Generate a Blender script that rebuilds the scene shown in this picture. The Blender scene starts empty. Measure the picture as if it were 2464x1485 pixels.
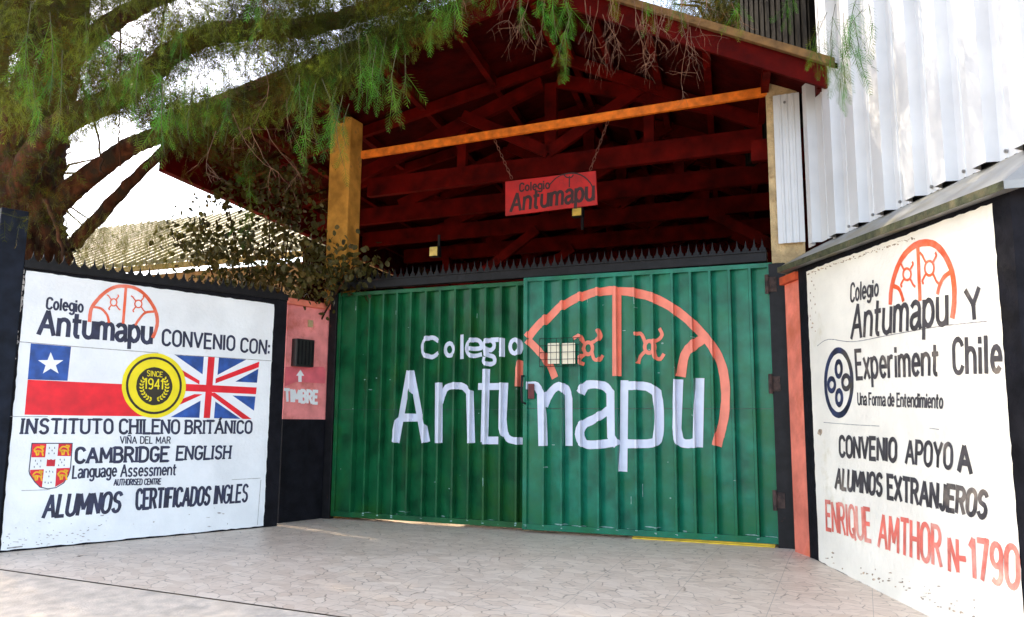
import bpy, math, random
import numpy as np
from mathutils import Vector
random.seed(7); rng = np.random.default_rng(7)
S = bpy.context.scene; COL = S.collection
rad = math.radians

# ------------------------------------------------------------------ camera
TH = math.atan(0.1405); RHO = 0.0075; EYE = 1.1
cF = np.array([0, math.cos(TH), math.sin(TH)]); U0 = np.array([0, -math.sin(TH), math.cos(TH)]); R0 = np.array([1., 0, 0])
cR = math.cos(RHO)*R0 + math.sin(RHO)*U0; cU = math.cos(RHO)*U0 - math.sin(RHO)*R0
C0 = np.array([0, 0, EYE])
from mathutils import Matrix
cam_data = bpy.data.cameras.new("camera"); cam = bpy.data.objects.new("camera", cam_data); COL.objects.link(cam)
m = Matrix(((cR[0], cU[0], -cF[0], 0), (cR[1], cU[1], -cF[1], 0), (cR[2], cU[2], -cF[2], EYE), (0, 0, 0, 1)))
cam.matrix_world = m
cam_data.sensor_width = 36; cam_data.lens = 36*1950/2464; cam_data.clip_end = 2000; cam_data.clip_start = 0.05
S.camera = cam
# ------------------------------------------------------------------ light
SUN_EL, SUN_AZ = 45, -50
w = bpy.data.worlds.new("World"); S.world = w; w.use_nodes = True
nt = w.node_tree
sky = nt.nodes.new('ShaderNodeTexSky'); sky.sky_type = 'NISHITA'; sky.sun_disc = False
sky.sun_elevation = rad(SUN_EL); sky.sun_rotation = rad(SUN_AZ); sky.dust_density = 1.5; sky.air_density = 0.8; sky.ozone_density = 0.0
bg = nt.nodes['Background']; nt.links.new(sky.outputs[0], bg.inputs[0]); bg.inputs[1].default_value = 0.15
sd = bpy.data.lights.new("sun", 'SUN'); sd.energy = 2.0; sd.angle = rad(0.5); sd.color = (1, .93, .82)
so = bpy.data.objects.new("sun", sd); COL.objects.link(so)
sv = Vector((math.sin(rad(SUN_AZ))*math.cos(rad(SUN_EL)), math.cos(rad(SUN_AZ))*math.cos(rad(SUN_EL)), math.sin(rad(SUN_EL))))
so.rotation_euler = sv.to_track_quat('Z', 'Y').to_euler()
S.view_settings.view_transform = 'Standard'; S.view_settings.look = 'None'; S.view_settings.gamma = 1
S.view_settings.exposure = 2.8
S.view_settings.use_white_balance = True; S.view_settings.white_balance_temperature = 7600; S.view_settings.white_balance_tint = 10
S.cycles.max_bounces = 8; S.cycles.transparent_max_bounces = 4; S.cycles.use_denoising = True

# ------------------------------------------------------------------ survey helpers (plan measured off the photograph)
FPX = 1950.; PX, PY = 1232., 742.5
def ray(q): return cF + cR*(q[0]-PX)/FPX + cU*(PY-q[1])/FPX
def gz(y): return -0.06*max(0., 6.9-y)
def on_ground(x, y, z=0.):
    d = ray((x, y)); return C0 + d*((z-EYE)/d[2])
class Plane:                                  # vertical wall plane; a = metres along it, z up, n faces the viewer
    def __init__(s, p, d):
        s.p = np.array([p[0], p[1], 0.]); d = np.array([d[0], d[1], 0.]); s.d = d/np.linalg.norm(d)
        n = np.array([s.d[1], -s.d[0], 0.])
        if n @ (C0-s.p) < 0: n = -n
        s.n = n
    def shift(s, e): return Plane(s.p+s.n*e, s.d)
    def hit(s, q):
        d = ray(q); t = ((s.p-C0) @ s.n)/(d @ s.n); return C0 + d*t
    def az(s, q):
        P = s.hit(q); return np.array([(P-s.p) @ s.d, P[2]])
    def pt(s, a, z, off=0.): 
        P = s.p + s.d*a + s.n*off; return np.array([P[0], P[1], z])
def R(k):                                     # survey sheets -> common sheet coordinates
    ox, oy, sc = dict(r1=(0, 780, 2.738), r2=(0, 1250, 2.738), r3=(800, 780, 2.738), r4=(1500, 780, 2.5937), r5=(1400, 1200, 2.24),
                      r6=(2250, 680, 2.652), r7=(2350, 1200, 2.1275), s5=(1000, 300, 2.464), c7=(2250, 0, 1.7267), t1=(0, 0, 2.738))[k]
    return lambda x, y: ((ox+x/sc)*.782222, (oy+y/sc)*.782222)
def at(x, y, depth):
    d = ray((x, y)); return C0 + d*(depth/d[1])

# ------------------------------------------------------------------ materials
MATS = {}
def mat(name, col, rough=.6, var=.12, scale=6., bump=.0, bscale=40., spec=.5, metal=0., col2=None, fac2=(.55, .7), s2=3., stretch=None, trans=0.):
    if name in MATS: return MATS[name]
    M = bpy.data.materials.new(name); M.use_nodes = True; N = M.node_tree; L = N.links; b = N.nodes['Principled BSDF']
    b.inputs['Roughness'].default_value = rough; b.inputs['Metallic'].default_value = metal; b.inputs['Specular IOR Level'].default_value = spec
    tc = N.nodes.new('ShaderNodeTexCoord'); mp = N.nodes.new('ShaderNodeMapping'); L.new(tc.outputs['Object'], mp.inputs[0])
    if stretch: mp.inputs['Scale'].default_value = stretch
    n1 = N.nodes.new('ShaderNodeTexNoise'); n1.inputs['Scale'].default_value = scale; n1.inputs['Detail'].default_value = 6; L.new(mp.outputs[0], n1.inputs[0])
    r = N.nodes.new('ShaderNodeValToRGB'); c = np.array(col)
    lo = np.clip(c*(1-var*1.6), 0, 1); hi = np.clip(c*(1+var*1.4), 0, 1)
    r.color_ramp.elements[0].position = .3; r.color_ramp.elements[1].position = .7
    r.color_ramp.elements[0].color = (*lo, 1); r.color_ramp.elements[1].color = (*hi, 1); L.new(n1.outputs[0], r.inputs[0])
    out = r.outputs[0]
    if col2 is not None:
        n2 = N.nodes.new('ShaderNodeTexNoise'); n2.inputs['Scale'].default_value = s2; n2.inputs['Detail'].default_value = 9; n2.inputs['Roughness'].default_value = .65; L.new(mp.outputs[0], n2.inputs[0])
        r2 = N.nodes.new('ShaderNodeMapRange'); r2.inputs[1].default_value = fac2[0]; r2.inputs[2].default_value = fac2[1]; L.new(n2.outputs[0], r2.inputs[0])
        mx = N.nodes.new('ShaderNodeMix'); mx.data_type = 'RGBA'; L.new(r2.outputs[0], mx.inputs[0]); L.new(out, mx.inputs[6]); mx.inputs[7].default_value = (*col2, 1); out = mx.outputs[2]
    L.new(out, b.inputs['Base Color'])
    if bump:
        n3 = N.nodes.new('ShaderNodeTexNoise'); n3.inputs['Scale'].default_value = bscale; n3.inputs['Detail'].default_value = 8; L.new(mp.outputs[0], n3.inputs[0])
        bp = N.nodes.new('ShaderNodeBump'); bp.inputs['Strength'].default_value = bump; bp.inputs['Distance'].default_value = .02; L.new(n3.outputs[0], bp.inputs['Height']); L.new(bp.outputs[0], b.inputs['Normal'])
    if trans:
        tr = N.nodes.new('ShaderNodeBsdfTranslucent'); L.new(out, tr.inputs[0]); ms = N.nodes.new('ShaderNodeMixShader'); ms.inputs[0].default_value = trans
        L.new(b.outputs[0], ms.inputs[1]); L.new(tr.outputs[0], ms.inputs[2]); L.new(ms.outputs[0], N.nodes['Material Output'].inputs[0])
    MATS[name] = M; return M

# ------------------------------------------------------------------ mesh collector
class MB:
    def __init__(s): s.v = []; s.f = []
    def face(s, pts):
        i = len(s.v); s.v += [tuple(map(float, p)) for p in pts]; s.f.append(tuple(range(i, i+len(pts)))); return s
    def hexa(s, A):                            # eight corners: bottom loop 0-3, top loop 4-7
        i = len(s.v); s.v += [tuple(map(float, p)) for p in A]
        for q in ((3, 2, 1, 0), (4, 5, 6, 7), (0, 1, 5, 4), (1, 2, 6, 5), (2, 3, 7, 6), (3, 0, 4, 7)): s.f.append(tuple(i+k for k in q))
        return s
    def box(s, pl, a0, a1, z0, z1, e0, e1):    # box in a wall plane's frame; e = out of the wall
        z0 = z0 if hasattr(z0, '__len__') else (z0, z0); z1 = z1 if hasattr(z1, '__len__') else (z1, z1)
        return s.hexa([pl.pt(a0, z0[0], e0), pl.pt(a1, z0[1], e0), pl.pt(a1, z0[1], e1), pl.pt(a0, z0[0], e1),
                       pl.pt(a0, z1[0], e0), pl.pt(a1, z1[1], e0), pl.pt(a1, z1[1], e1), pl.pt(a0, z1[0], e1)])
    def beam(s, A, B, wd, ht, up=(0, 0, 1)):
        A = np.array(A, float); B = np.array(B, float); d = (B-A)/np.linalg.norm(B-A); up = np.array(up, float)
        sd_ = np.cross(d, up); sd_ /= np.linalg.norm(sd_); u_ = np.cross(sd_, d); x = sd_*wd/2; y = u_*ht/2
        return s.hexa([A-x-y, A+x-y, B+x-y, B-x-y, A-x+y, A+x+y, B+x+y, B-x+y])
    def tube(s, pts, rads, n=8, wob=0.):
        pts = [np.array(p, float) for p in pts]; i0 = len(s.v); k = len(pts)
        for j, p in enumerate(pts):
            d = pts[min(j+1, k-1)]-pts[max(j-1, 0)]; d /= np.linalg.norm(d)+1e-9
            ref = np.array([0, 0, 1.]) if abs(d[2]) < .9 else np.array([1., 0, 0])
            x = np.cross(d, ref); x /= np.linalg.norm(x); y = np.cross(d, x)
            r = rads[j] if hasattr(rads, '__len__') else rads
            for q in range(n):
                t = 2*math.pi*q/n; rr = r*(1+wob*math.sin(3*t+j*.9)+wob*random.uniform(-1, 1)*.6)
                s.v.append(tuple(p+x*rr*math.cos(t)+y*rr*math.sin(t)))
        for j in range(k-1):
            for q in range(n): s.f.append((i0+j*n+q, i0+j*n+(q+1) % n, i0+(j+1)*n+(q+1) % n, i0+(j+1)*n+q))
        s.f.append(tuple(i0+q for q in range(n))[::-1]); s.f.append(tuple(i0+(k-1)*n+q for q in range(n))); return s
ORG = {}
def thing(name, label, cat, loc, group=None):
    o = bpy.data.objects.new(name, None); o.empty_display_size = .2; COL.objects.link(o); o.location = tuple(map(float, loc)); o['label'] = label; o['category'] = cat
    if group: o['group'] = group
    ORG[o.name] = np.array(loc, float); return o
def build(name, mb, material, parent=None, label=None, cat=None, kind=None, group=None, smooth=False, loc=None, bevel=0.):
    org = ORG[parent.name] if parent else (np.array(loc, float) if loc is not None else np.zeros(3))
    me = bpy.data.meshes.new(name)
    if isinstance(mb, MB): me.from_pydata([tuple(np.array(v)-org) for v in mb.v], [], mb.f)
    else:
        V, Fq = mb; V = V-org; me.from_pydata(V.tolist(), [], Fq.tolist())
    me.materials.append(material)
    if smooth: me.polygons.foreach_set('use_smooth', [True]*len(me.polygons))
    o = bpy.data.objects.new(name, me); COL.objects.link(o)
    if parent: o.parent = parent
    else: o.location = tuple(org)
    ORG[o.name] = org
    if label: o['label'] = label
    if cat: o['category'] = cat
    if kind: o['kind'] = kind
    if group: o['group'] = group
    if bevel:
        bv = o.modifiers.new('bevel', 'BEVEL'); bv.width = bevel; bv.segments = 2; bv.limit_method = 'ANGLE'
    return o

# ------------------------------------------------------------------ brush lettering
def arc(cx, cy, rx, ry, a0, a1, n=10):
    return [(cx+rx*math.cos(rad(a0+(a1-a0)*i/n)), cy+ry*math.sin(rad(a0+(a1-a0)*i/n))) for i in range(n+1)]
def G():
    g = {}
    g['A'] = (.62, [[(0, 0), (.31, 1), (.62, 0)], [(.11, .34), (.51, .34)]])
    g['B'] = (.5, [[(0, 0), (0, 1)], [(0, 1), (.26, 1)]+arc(.26, .77, .2, .23, 90, -90)+[(0, .54)], [(.26, .54)]+arc(.27, .27, .23, .27, 90, -90)+[(0, 0)]])
    g['C'] = (.5, [arc(.27, .72, .25, .28, 20, 180, 8)+arc(.27, .28, .25, .28, 180, 340, 8)])
    g['D'] = (.52, [[(0, 0), (0, 1), (.22, 1)]+arc(.22, .65, .3, .35, 90, 0, 6)+arc(.22, .35, .3, .35, 0, -90, 6)+[(0, 0)]])
    g['E'] = (.45, [[(.45, 1), (0, 1), (0, 0), (.45, 0)], [(0, .53), (.38, .53)]])
    g['F'] = (.43, [[(.43, 1), (0, 1), (0, 0)], [(0, .52), (.36, .52)]])
    g['G'] = (.52, [arc(.27, .72, .25, .28, 25, 180, 8)+arc(.27, .28, .25, .28, 180, 350, 8)+[(.52, .46), (.3, .46)]])
    g['H'] = (.5, [[(0, 0), (0, 1)], [(.5, 0), (.5, 1)], [(0, .52), (.5, .52)]])
    g['I'] = (.06, [[(.03, 0), (.03, 1)]])
    g['J'] = (.35, [[(.33, 1), (.33, .22)]+arc(.18, .2, .15, .2, 0, -170, 7)])
    g['L'] = (.4, [[(0, 1), (0, 0), (.4, 0)]])
    g['M'] = (.66, [[(0, 0), (.03, 1), (.33, .25), (.63, 1), (.66, 0)]])
    g['N'] = (.52, [[(0, 0), (0, 1), (.52, 0), (.52, 1)]])
    g['O'] = (.54, [arc(.27, .7, .26, .3, 0, 180, 9)+arc(.27, .3, .26, .3, 180, 360, 9)+[(.53, .7)]])
    g['P'] = (.48, [[(0, 0), (0, 1), (.24, 1)]+arc(.24, .74, .24, .26, 90, -90)+[(0, .48)]])
    g['Q'] = (.54, [g['O'][1][0], [(.34, .25), (.54, -.08)]])
    g['R'] = (.5, [[(0, 0), (0, 1), (.24, 1)]+arc(.24, .75, .23, .25, 90, -90)+[(0, .5)], [(.24, .5), (.5, 0)]])
    g['S'] = (.48, [arc(.25, .76, .22, .24, 25, 230, 9)+arc(.24, .26, .23, .26, 60, -155, 9)])
    g['T'] = (.5, [[(0, 1), (.5, 1)], [(.25, 1), (.25, 0)]])
    g['U'] = (.52, [[(0, 1), (0, .28)]+arc(.26, .27, .26, .27, 180, 360, 10)+[(.52, 1)]])
    g['V'] = (.56, [[(0, 1), (.28, 0), (.56, 1)]])
    g['X'] = (.54, [[(0, 0), (.54, 1)], [(0, 1), (.54, 0)]])
    g['Y'] = (.54, [[(0, 1), (.27, .48), (.54, 1)], [(.27, .48), (.27, 0)]])
    g['Á'] = (.62, g['A'][1]+[[(.3, 1.08), (.42, 1.25)]])
    g['Ñ'] = (.52, g['N'][1]+[[(.05, 1.12), (.18, 1.2), (.32, 1.12), (.46, 1.2)]])
    g['a'] = (.42, [arc(.2, .52, .2, .19, 150, 0, 7)+[(.4, .12), (.46, 0)], [(.4, .4), (.16, .36)]+arc(.17, .18, .17, .18, 90, 300, 9)+[(.4, .18)]])
    g['d'] = (.44, [[(.44, 1), (.44, 0)], arc(.22, .35, .22, .35, 40, 320, 12)])
    g['e'] = (.44, [[(.02, .37), (.44, .37)]+arc(.23, .36, .21, .34, 5, 315, 12)])
    g['f'] = (.3, [[(.1, 0), (.1, .8)]+arc(.24, .8, .14, .2, 180, 80, 5), [(0, .66), (.28, .66)]])
    g['g'] = (.44, [arc(.22, .38, .22, .32, 50, 310, 12), [(.44, .7), (.44, -.08)]+arc(.23, -.08, .21, .2, 0, -150, 7)])
    g['h'] = (.44, [[(0, 0), (0, 1)], [(0, .45)]+arc(.22, .46, .22, .24, 170, 0, 8)+[(.44, 0)]])
    g['i'] = (.06, [[(.03, 0), (.03, .68)], [(.03, .86), (.03, .98)]])
    g['l'] = (.06, [[(.03, 0), (.03, 1)]])
    g['m'] = (.7, [[(0, 0), (0, .7)], [(0, .48)]+arc(.175, .48, .175, .22, 170, 0, 7)+[(.35, 0)], [(.35, .48)]+arc(.525, .48, .175, .22, 170, 0, 7)+[(.7, 0)]])
    g['n'] = (.42, [[(0, 0), (0, .7)], [(0, .46)]+arc(.21, .47, .21, .23, 170, 0, 8)+[(.42, 0)]])
    g['o'] = (.44, [arc(.22, .35, .21, .34, 0, 360, 16)])
    g['p'] = (.44, [[(0, -.3), (0, .7)], [(0, .5)]+arc(.22, .36, .22, .34, 140, -140, 12)])
    g['r'] = (.28, [[(0, 0), (0, .7)], [(0, .45)]+arc(.2, .46, .2, .24, 170, 70, 5)])
    g['s'] = (.36, [arc(.18, .52, .16, .17, 30, 230, 7)+arc(.17, .17, .17, .17, 60, -150, 7)])
    g['t'] = (.3, [[(.12, .95), (.12, .14)]+arc(.24, .14, .12, .14, 180, 280, 5), [(0, .68), (.3, .68)]])
    g['u'] = (.42, [[(0, .7), (0, .24)]+arc(.21, .23, .21, .23, 180, 360, 8), [(.42, .7), (.42, 0)]])
    g['x'] = (.4, [[(0, 0), (.4, .7)], [(0, .7), (.4, 0)]])
    g['0'] = g['O']
    g['1'] = (.2, [[(0, .8), (.16, 1), (.16, 0)]])
    g['4'] = (.46, [[(.36, 0), (.36, 1), (0, .3), (.46, .3)]])
    g['7'] = (.44, [[(0, 1), (.44, 1), (.16, 0)]])
    g['9'] = (.48, [arc(.24, .7, .23, .28, 0, 360, 14), [(.47, .7), (.44, .3)]+arc(.22, .25, .22, .25, 0, -130, 6)])
    g[':'] = (.06, [[(.03, .1), (.03, .2)], [(.03, .55), (.03, .65)]])
    g['-'] = (.2, [[(0, .35), (.2, .35)]])
    return g
GL = G()
def layout(text, gap=.2, space=.4, serif=False):
    x = 0.; out = []
    for ch in text:
        if ch == ' ': x += space; continue
        wd, st = GL[ch]
        for s in st:
            out.append([(x+p[0], p[1]) for p in s])
            if serif:
                for p in (s[0], s[-1]):
                    if abs(p[1]) < .02 or abs(p[1]-1) < .02: out.append([(x+p[0]-.1, p[1]), (x+p[0]+.1, p[1])])
        x += wd+gap
    return out, x-gap
def ribbon(P, t, e0=.25, e1=.25):                              # constant-width brush stroke -> quads in the plane
    P = [np.array(p, float) for p in P]; Q = [P[0]]
    for p in P[1:]:
        if np.linalg.norm(p-Q[-1]) > 1e-4: Q.append(p)
    P = Q; n = len(P)
    if n < 2: return []
    closed = n > 3 and np.linalg.norm(P[0]-P[-1]) < t*.2
    if closed: P = P[:-1]; n -= 1
    Lf, Rt = [], []
    for i in range(n):
        a = P[i-1] if (i > 0 or closed) else None; b = P[(i+1) % n] if (i < n-1 or closed) else None
        d0 = None if a is None else (P[i]-a)/np.linalg.norm(P[i]-a); d1 = None if b is None else (b-P[i])/np.linalg.norm(b-P[i])
        if d0 is None: nn = np.array([-d1[1], d1[0]]); k = 1.; c = P[i]-d1*t*e0
        elif d1 is None: nn = np.array([-d0[1], d0[0]]); k = 1.; c = P[i]+d0*t*e1
        else:
            s_ = d0+d1; l = np.linalg.norm(s_)
            if l < .3: nn = np.array([-d0[1], d0[0]]); k = 1.; c = P[i]
            else: s_ /= l; nn = np.array([-s_[1], s_[0]]); cc = nn @ np.array([-d0[1], d0[0]]); k = 1/cc if cc > .7 else 1.1; c = P[i]
        jit = 1+random.uniform(-.07, .07)
        Lf.append(c+nn*t/2*k*jit); Rt.append(c-nn*t/2*k*jit)
    return [[Lf[i], Lf[(i+1) % n], Rt[(i+1) % n], Rt[i]] for i in range(n if closed else n-1)]
def clip(poly, ax, lim, keep_less):
    out = []; n = len(poly)
    for i in range(n):
        p, q = poly[i], poly[(i+1) % n]; ip = (p[ax] <= lim) == keep_less or abs(p[ax]-lim) < 1e-9; iq = (q[ax] <= lim) == keep_less or abs(q[ax]-lim) < 1e-9
        if ip: out.append(p)
        if ip != iq: out.append(p+(q-p)*(lim-p[ax])/(q[ax]-p[ax]))
    return out
class Paint:                                   # thin painted film lying on a wall plane (may follow a ribbed sheet)
    def __init__(s, pl, off=.003, prof=None): s.pl = pl; s.off = off; s.prof = prof; s.mb = MB(); s.k = 0
    def poly(s, poly, lay=0):
        o = s.off+lay*.0012
        if s.prof is None: s.mb.face([s.pl.pt(p[0], p[1], o) for p in poly]); return
        br, h = s.prof
        a0 = min(p[0] for p in poly); a1 = max(p[0] for p in poly); cuts = [a0]+[b for b in br if a0 < b < a1]+[a1]
        for c0, c1 in zip(cuts[:-1], cuts[1:]):
            q = clip(clip(poly, 0, c0, False), 0, c1, True)
            if len(q) >= 3: s.mb.face([s.pl.pt(p[0], p[1], h((p[0]-.5*(c0+c1))*.9999+.5*(c0+c1))+o) for p in q])
    def stroke(s, P, t, lay=0):
        P = [np.array(p, float) for p in P]; Q = [P[0]]
        for p in P[1:]:
            if np.linalg.norm(p-Q[-1]) > 1e-4: Q.append(p)
        runs = [[Q[0]]]; ext = [[.25, .25]]
        for i in range(1, len(Q)):
            runs[-1].append(Q[i])
            if i < len(Q)-1:
                a = Q[i]-Q[i-1]; b = Q[i+1]-Q[i]; dt = (a @ b)/np.linalg.norm(a)/np.linalg.norm(b)
                if dt < .45: e_ = .48 if dt > -.45 else .12; ext[-1][1] = e_; runs.append([Q[i]]); ext.append([e_, .25])
        for r_, e_ in zip(runs, ext):
            s.k += 1
            for q in ribbon(r_, t, *e_): s.poly(q, lay+(s.k % 9)*.12)
    def strokes_px(s, lines, t, fn=lambda x, y: (x, y), lay=0):
        for l in lines: s.stroke([s.pl.az(fn(*p)) for p in l], t, lay)
    def poly_px(s, pts, fn=lambda x, y: (x, y), lay=0): s.poly([s.pl.az(fn(*p)) for p in pts], lay)
    def text(s, txt, quad, fn, t, gap=.2, space=.4, serif=False, lay=0):   # quad TL TR BR BL
        TL, TR, BR, BL = [s.pl.az(fn(*q)) for q in quad]; st, W = layout(txt, gap, space, serif)
        def mp(p): u, v = p[0]/W, p[1]; return (BL+(BR-BL)*u)*(1-v)+(TL+(TR-TL)*u)*v
        for l in st:
            tt = t*.6 if serif and len(l) == 2 and l[0][1] == l[1][1] and abs(l[0][0]-l[1][0]) < .25 else t
            s.stroke([mp(p) for p in l], tt*1.15, lay)
    def build(s, name, material, parent, label=None): return build(name, s.mb, material, parent, label)
def smooth_px(P, n=4):                         # Catmull-Rom through measured points
    P = [np.array(p, float) for p in P]; out = []
    for i in range(len(P)-1):
        a, b, c, d = P[max(i-1, 0)], P[i], P[i+1], P[min(i+2, len(P)-1)]
        for k in range(n):
            t = k/n; out.append(tuple(.5*((2*b)+(c-a)*t+(2*a-5*b+4*c-d)*t*t+(3*b-a-3*c+d)*t**3)))
    out.append(tuple(P[-1])); return out
def ell(cx, cy, rx, ry, n=40, wob=0.): return [(cx+rx*(1+random.uniform(-wob, wob))*math.cos(2*math.pi*i/n), cy+ry*(1+random.uniform(-wob, wob))*math.sin(2*math.pi*i/n)) for i in range(n)]
def knot(cx, cy, rx, ry):                      # ring with four curled legs
    L = [ell(cx, cy, rx, ry, 14)]; L[0].append(L[0][0])
    for sx, sy in ((1, 1), (-1, 1), (1, -1), (-1, -1)):
        L.append(smooth_px([(cx+sx*rx*.7, cy+sy*ry*.72), (cx+sx*rx*1.15, cy+sy*ry*1.25), (cx+sx*rx*1.5, cy+sy*ry*1.75), (cx+sx*rx*(1.3 if sx*sy < 0 else 2.0), cy+sy*ry*2.1)], 3))
    return L

# ------------------------------------------------------------------ planes of the place
gl = on_ground(790, 1248); gr = on_ground(1880, 1318); PG = Plane(gl, gr-gl)      # gate line, a = 0 at the left post
GW = np.linalg.norm(gr-gl)
ll = on_ground(0, 1330); lr = on_ground(625, 1270); PLw = Plane(ll, lr-ll)         # left painted wall
pa = on_ground(680, 1258); pb = on_ground(775, 1247); PP = Plane(pa, pb-pa)        # bell pier
rl = on_ground(1972, 1350); PRw = Plane(rl, (0.0872, -0.9962))                      # right painted wall, a grows towards the viewer
ud, nd = PG.d, PG.n

white = mat('white_wall_paint', (.80, .81, .82), .75, .05, 3, .25, 30, .3, col2=(.55, .53, .48), fac2=(.66, .8), s2=4)
white_r = mat('aged_cream_wall_paint', (.84, .79, .69), .75, .06, 2.5, .3, 30, .3, col2=(.55, .47, .28), fac2=(.62, .82), s2=1.6)
black = mat('black_wall_paint', (.007, .007, .010), .7, .3, 8, .3, 30, .12)
navy = mat('dark_blue_black_lettering', (.022, .026, .06), .6, .35, 14)
charcoal = mat('charcoal_lettering_with_glare', (.05, .045, .05), .6, .3, 12, col2=(.30, .24, .19), fac2=(.55, .72), s2=2.2)  # brownish patches put reflected glare into the letter colour
orange = mat('orange_red_emblem_paint', (.80, .10, .03), .6, .15, 5, col2=(.85, .22, .15), fac2=(.45, .65), s2=4)
fadered = mat('faded_red_lettering', (.75, .16, .12), .65, .2, 8, col2=(.80, .42, .34), fac2=(.5, .7), s2=3)
flagblue = mat('flag_blue_paint', (.01, .07, .30), .55, .3, 9); flagred = mat('flag_red_paint', (.78, .008, .02), .55, .12, 7); flagwhite = mat('flag_white_paint', (.82, .83, .85), .6, .03)
yellow = mat('yellow_paint', (.85, .68, .01), .5, .06); gold = mat('gold_paint', (.80, .40, .01), .5, .2, 20); brownblack = mat('brown_black_paint', (.025, .018, .008), .6, .2)
steel = mat('black_painted_steel', (.008, .0075, .009), .5, .3, 12, .1, 60, .2, col2=(.12, .035, .015), fac2=(.66, .74), s2=5)
salmon = mat('salmon_plaster', (.84, .22, .15), .8, .16, 4, .4, 25, .2, col2=(.55, .12, .05), fac2=(.5, .7), s2=1.8)
pink = mat('pink_plaster', (.85, .26, .25), .8, .16, 4, .4, 25, .2, col2=(.52, .10, .06), fac2=(.5, .68), s2=2.2)
concrete = mat('ochre_stained_concrete', (.58, .27, .055), .9, .25, 5, .6, 40, .1, col2=(.20, .11, .05), fac2=(.58, .72), s2=5)
concrete_g = mat('pitted_concrete', (.55, .40, .22), .9, .2, 8, .9, 50, .1, col2=(.25, .15, .07), fac2=(.58, .72), s2=6)

# ------------------------------------------------------------------ ground
def tile_mat():
    M = bpy.data.materials.new('crazy_stone_tile'); M.use_nodes = True; N = M.node_tree; L = N.links; b = N.nodes['Principled BSDF']
    tc = N.nodes.new('ShaderNodeTexCoord'); mp = N.nodes.new('ShaderNodeMapping'); mp.inputs['Rotation'].default_value = (0, 0, rad(23.3)); L.new(tc.outputs['Object'], mp.inputs[0])
    nz = N.nodes.new('ShaderNodeTexNoise'); nz.inputs['Scale'].default_value = 5; nz.inputs['Detail'].default_value = 3; L.new(mp.outputs[0], nz.inputs[0])
    sc = N.nodes.new('ShaderNodeVectorMath'); sc.operation = 'SCALE'; sc.inputs['Scale'].default_value = .16; L.new(nz.outputs['Color'], sc.inputs[0])
    ad = N.nodes.new('ShaderNodeVectorMath'); ad.operation = 'ADD'; L.new(mp.outputs[0], ad.inputs[0]); L.new(sc.outputs[0], ad.inputs[1])
    st = N.nodes.new('ShaderNodeMapping'); st.inputs['Scale'].default_value = (8.2, 13, 1); L.new(ad.outputs[0], st.inputs[0])
    v = N.nodes.new('ShaderNodeTexVoronoi'); v.voronoi_dimensions = '2D'; v.feature = 'DISTANCE_TO_EDGE'; v.inputs['Scale'].default_value = 1; L.new(st.outputs[0], v.inputs[0])
    vc = N.nodes.new('ShaderNodeTexVoronoi'); vc.voronoi_dimensions = '2D'; vc.inputs['Scale'].default_value = 1; L.new(st.outputs[0], vc.inputs[0])
    n2 = N.nodes.new('ShaderNodeTexNoise'); n2.inputs['Scale'].default_value = 7; n2.inputs['Detail'].default_value = 5; L.new(mp.outputs[0], n2.inputs[0])
    th = N.nodes.new('ShaderNodeMapRange'); th.inputs[1].default_value = .42; th.inputs[2].default_value = .62; th.inputs[3].default_value = .012; th.inputs[4].default_value = .075; L.new(n2.outputs[0], th.inputs[0])
    dv = N.nodes.new('ShaderNodeMath'); dv.operation = 'DIVIDE'; L.new(v.outputs['Distance'], dv.inputs[0]); L.new(th.outputs[0], dv.inputs[1])
    cr = N.nodes.new('ShaderNodeValToRGB'); e = cr.color_ramp.elements; e[0].position = 0; e[0].color = (.30, .24, .20, 1); e[1].position = 1; e[1].color = (1, 1, 1, 1); L.new(dv.outputs[0], cr.inputs[0])
    base = N.nodes.new('ShaderNodeValToRGB'); e = base.color_ramp.elements; e[0].position = .2; e[0].color = (.64, .48, .36, 1); e[1].position = .8; e[1].color = (.82, .66, .52, 1)
    sp = N.nodes.new('ShaderNodeSeparateColor'); L.new(vc.outputs['Color'], sp.inputs[0])
    n4 = N.nodes.new('ShaderNodeTexNoise'); n4.inputs['Scale'].default_value = 3; n4.inputs['Detail'].default_value = 8; L.new(st.outputs[0], n4.inputs[0])
    mx0 = N.nodes.new('ShaderNodeMix'); mx0.inputs[0].default_value = .6; L.new(sp.outputs[0], mx0.inputs[2]); L.new(n4.outputs[0], mx0.inputs[3]); L.new(mx0.outputs[0], base.inputs[0])
    mul = N.nodes.new('ShaderNodeMix'); mul.data_type = 'RGBA'; mul.blend_type = 'MULTIPLY'; mul.inputs[0].default_value = .8; L.new(base.outputs[0], mul.inputs[6]); L.new(cr.outputs[0], mul.inputs[7])
    br = N.nodes.new('ShaderNodeTexBrick'); br.offset = 0; br.inputs['Scale'].default_value = 1; br.inputs['Brick Width'].default_value = .62; br.inputs['Row Height'].default_value = .62; br.inputs['Mortar Size'].default_value = .0018; br.inputs['Mortar Smooth'].default_value = .3
    L.new(mp.outputs[0], br.inputs[0])
    m2 = N.nodes.new('ShaderNodeMix'); m2.data_type = 'RGBA'; L.new(br.outputs['Fac'], m2.inputs[0]); L.new(mul.outputs[2], m2.inputs[6]); m2.inputs[7].default_value = (.36, .28, .22, 1)
    L.new(m2.outputs[2], b.inputs['Base Color'])
    b.inputs['Roughness'].default_value = .42
    bp = N.nodes.new('ShaderNodeBump'); bp.inputs['Strength'].default_value = .25; bp.inputs['Distance'].default_value = .01; L.new(cr.outputs[0], bp.inputs['Height']); L.new(bp.outputs[0], b.inputs['Normal'])
    return M
tile = tile_mat()
pave = mat('smooth_concrete_pavement', (.64, .52, .41), .8, .12, 9, .25, 60, .3, col2=(.34, .29, .25), fac2=(.58, .75), s2=2.5)
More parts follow.
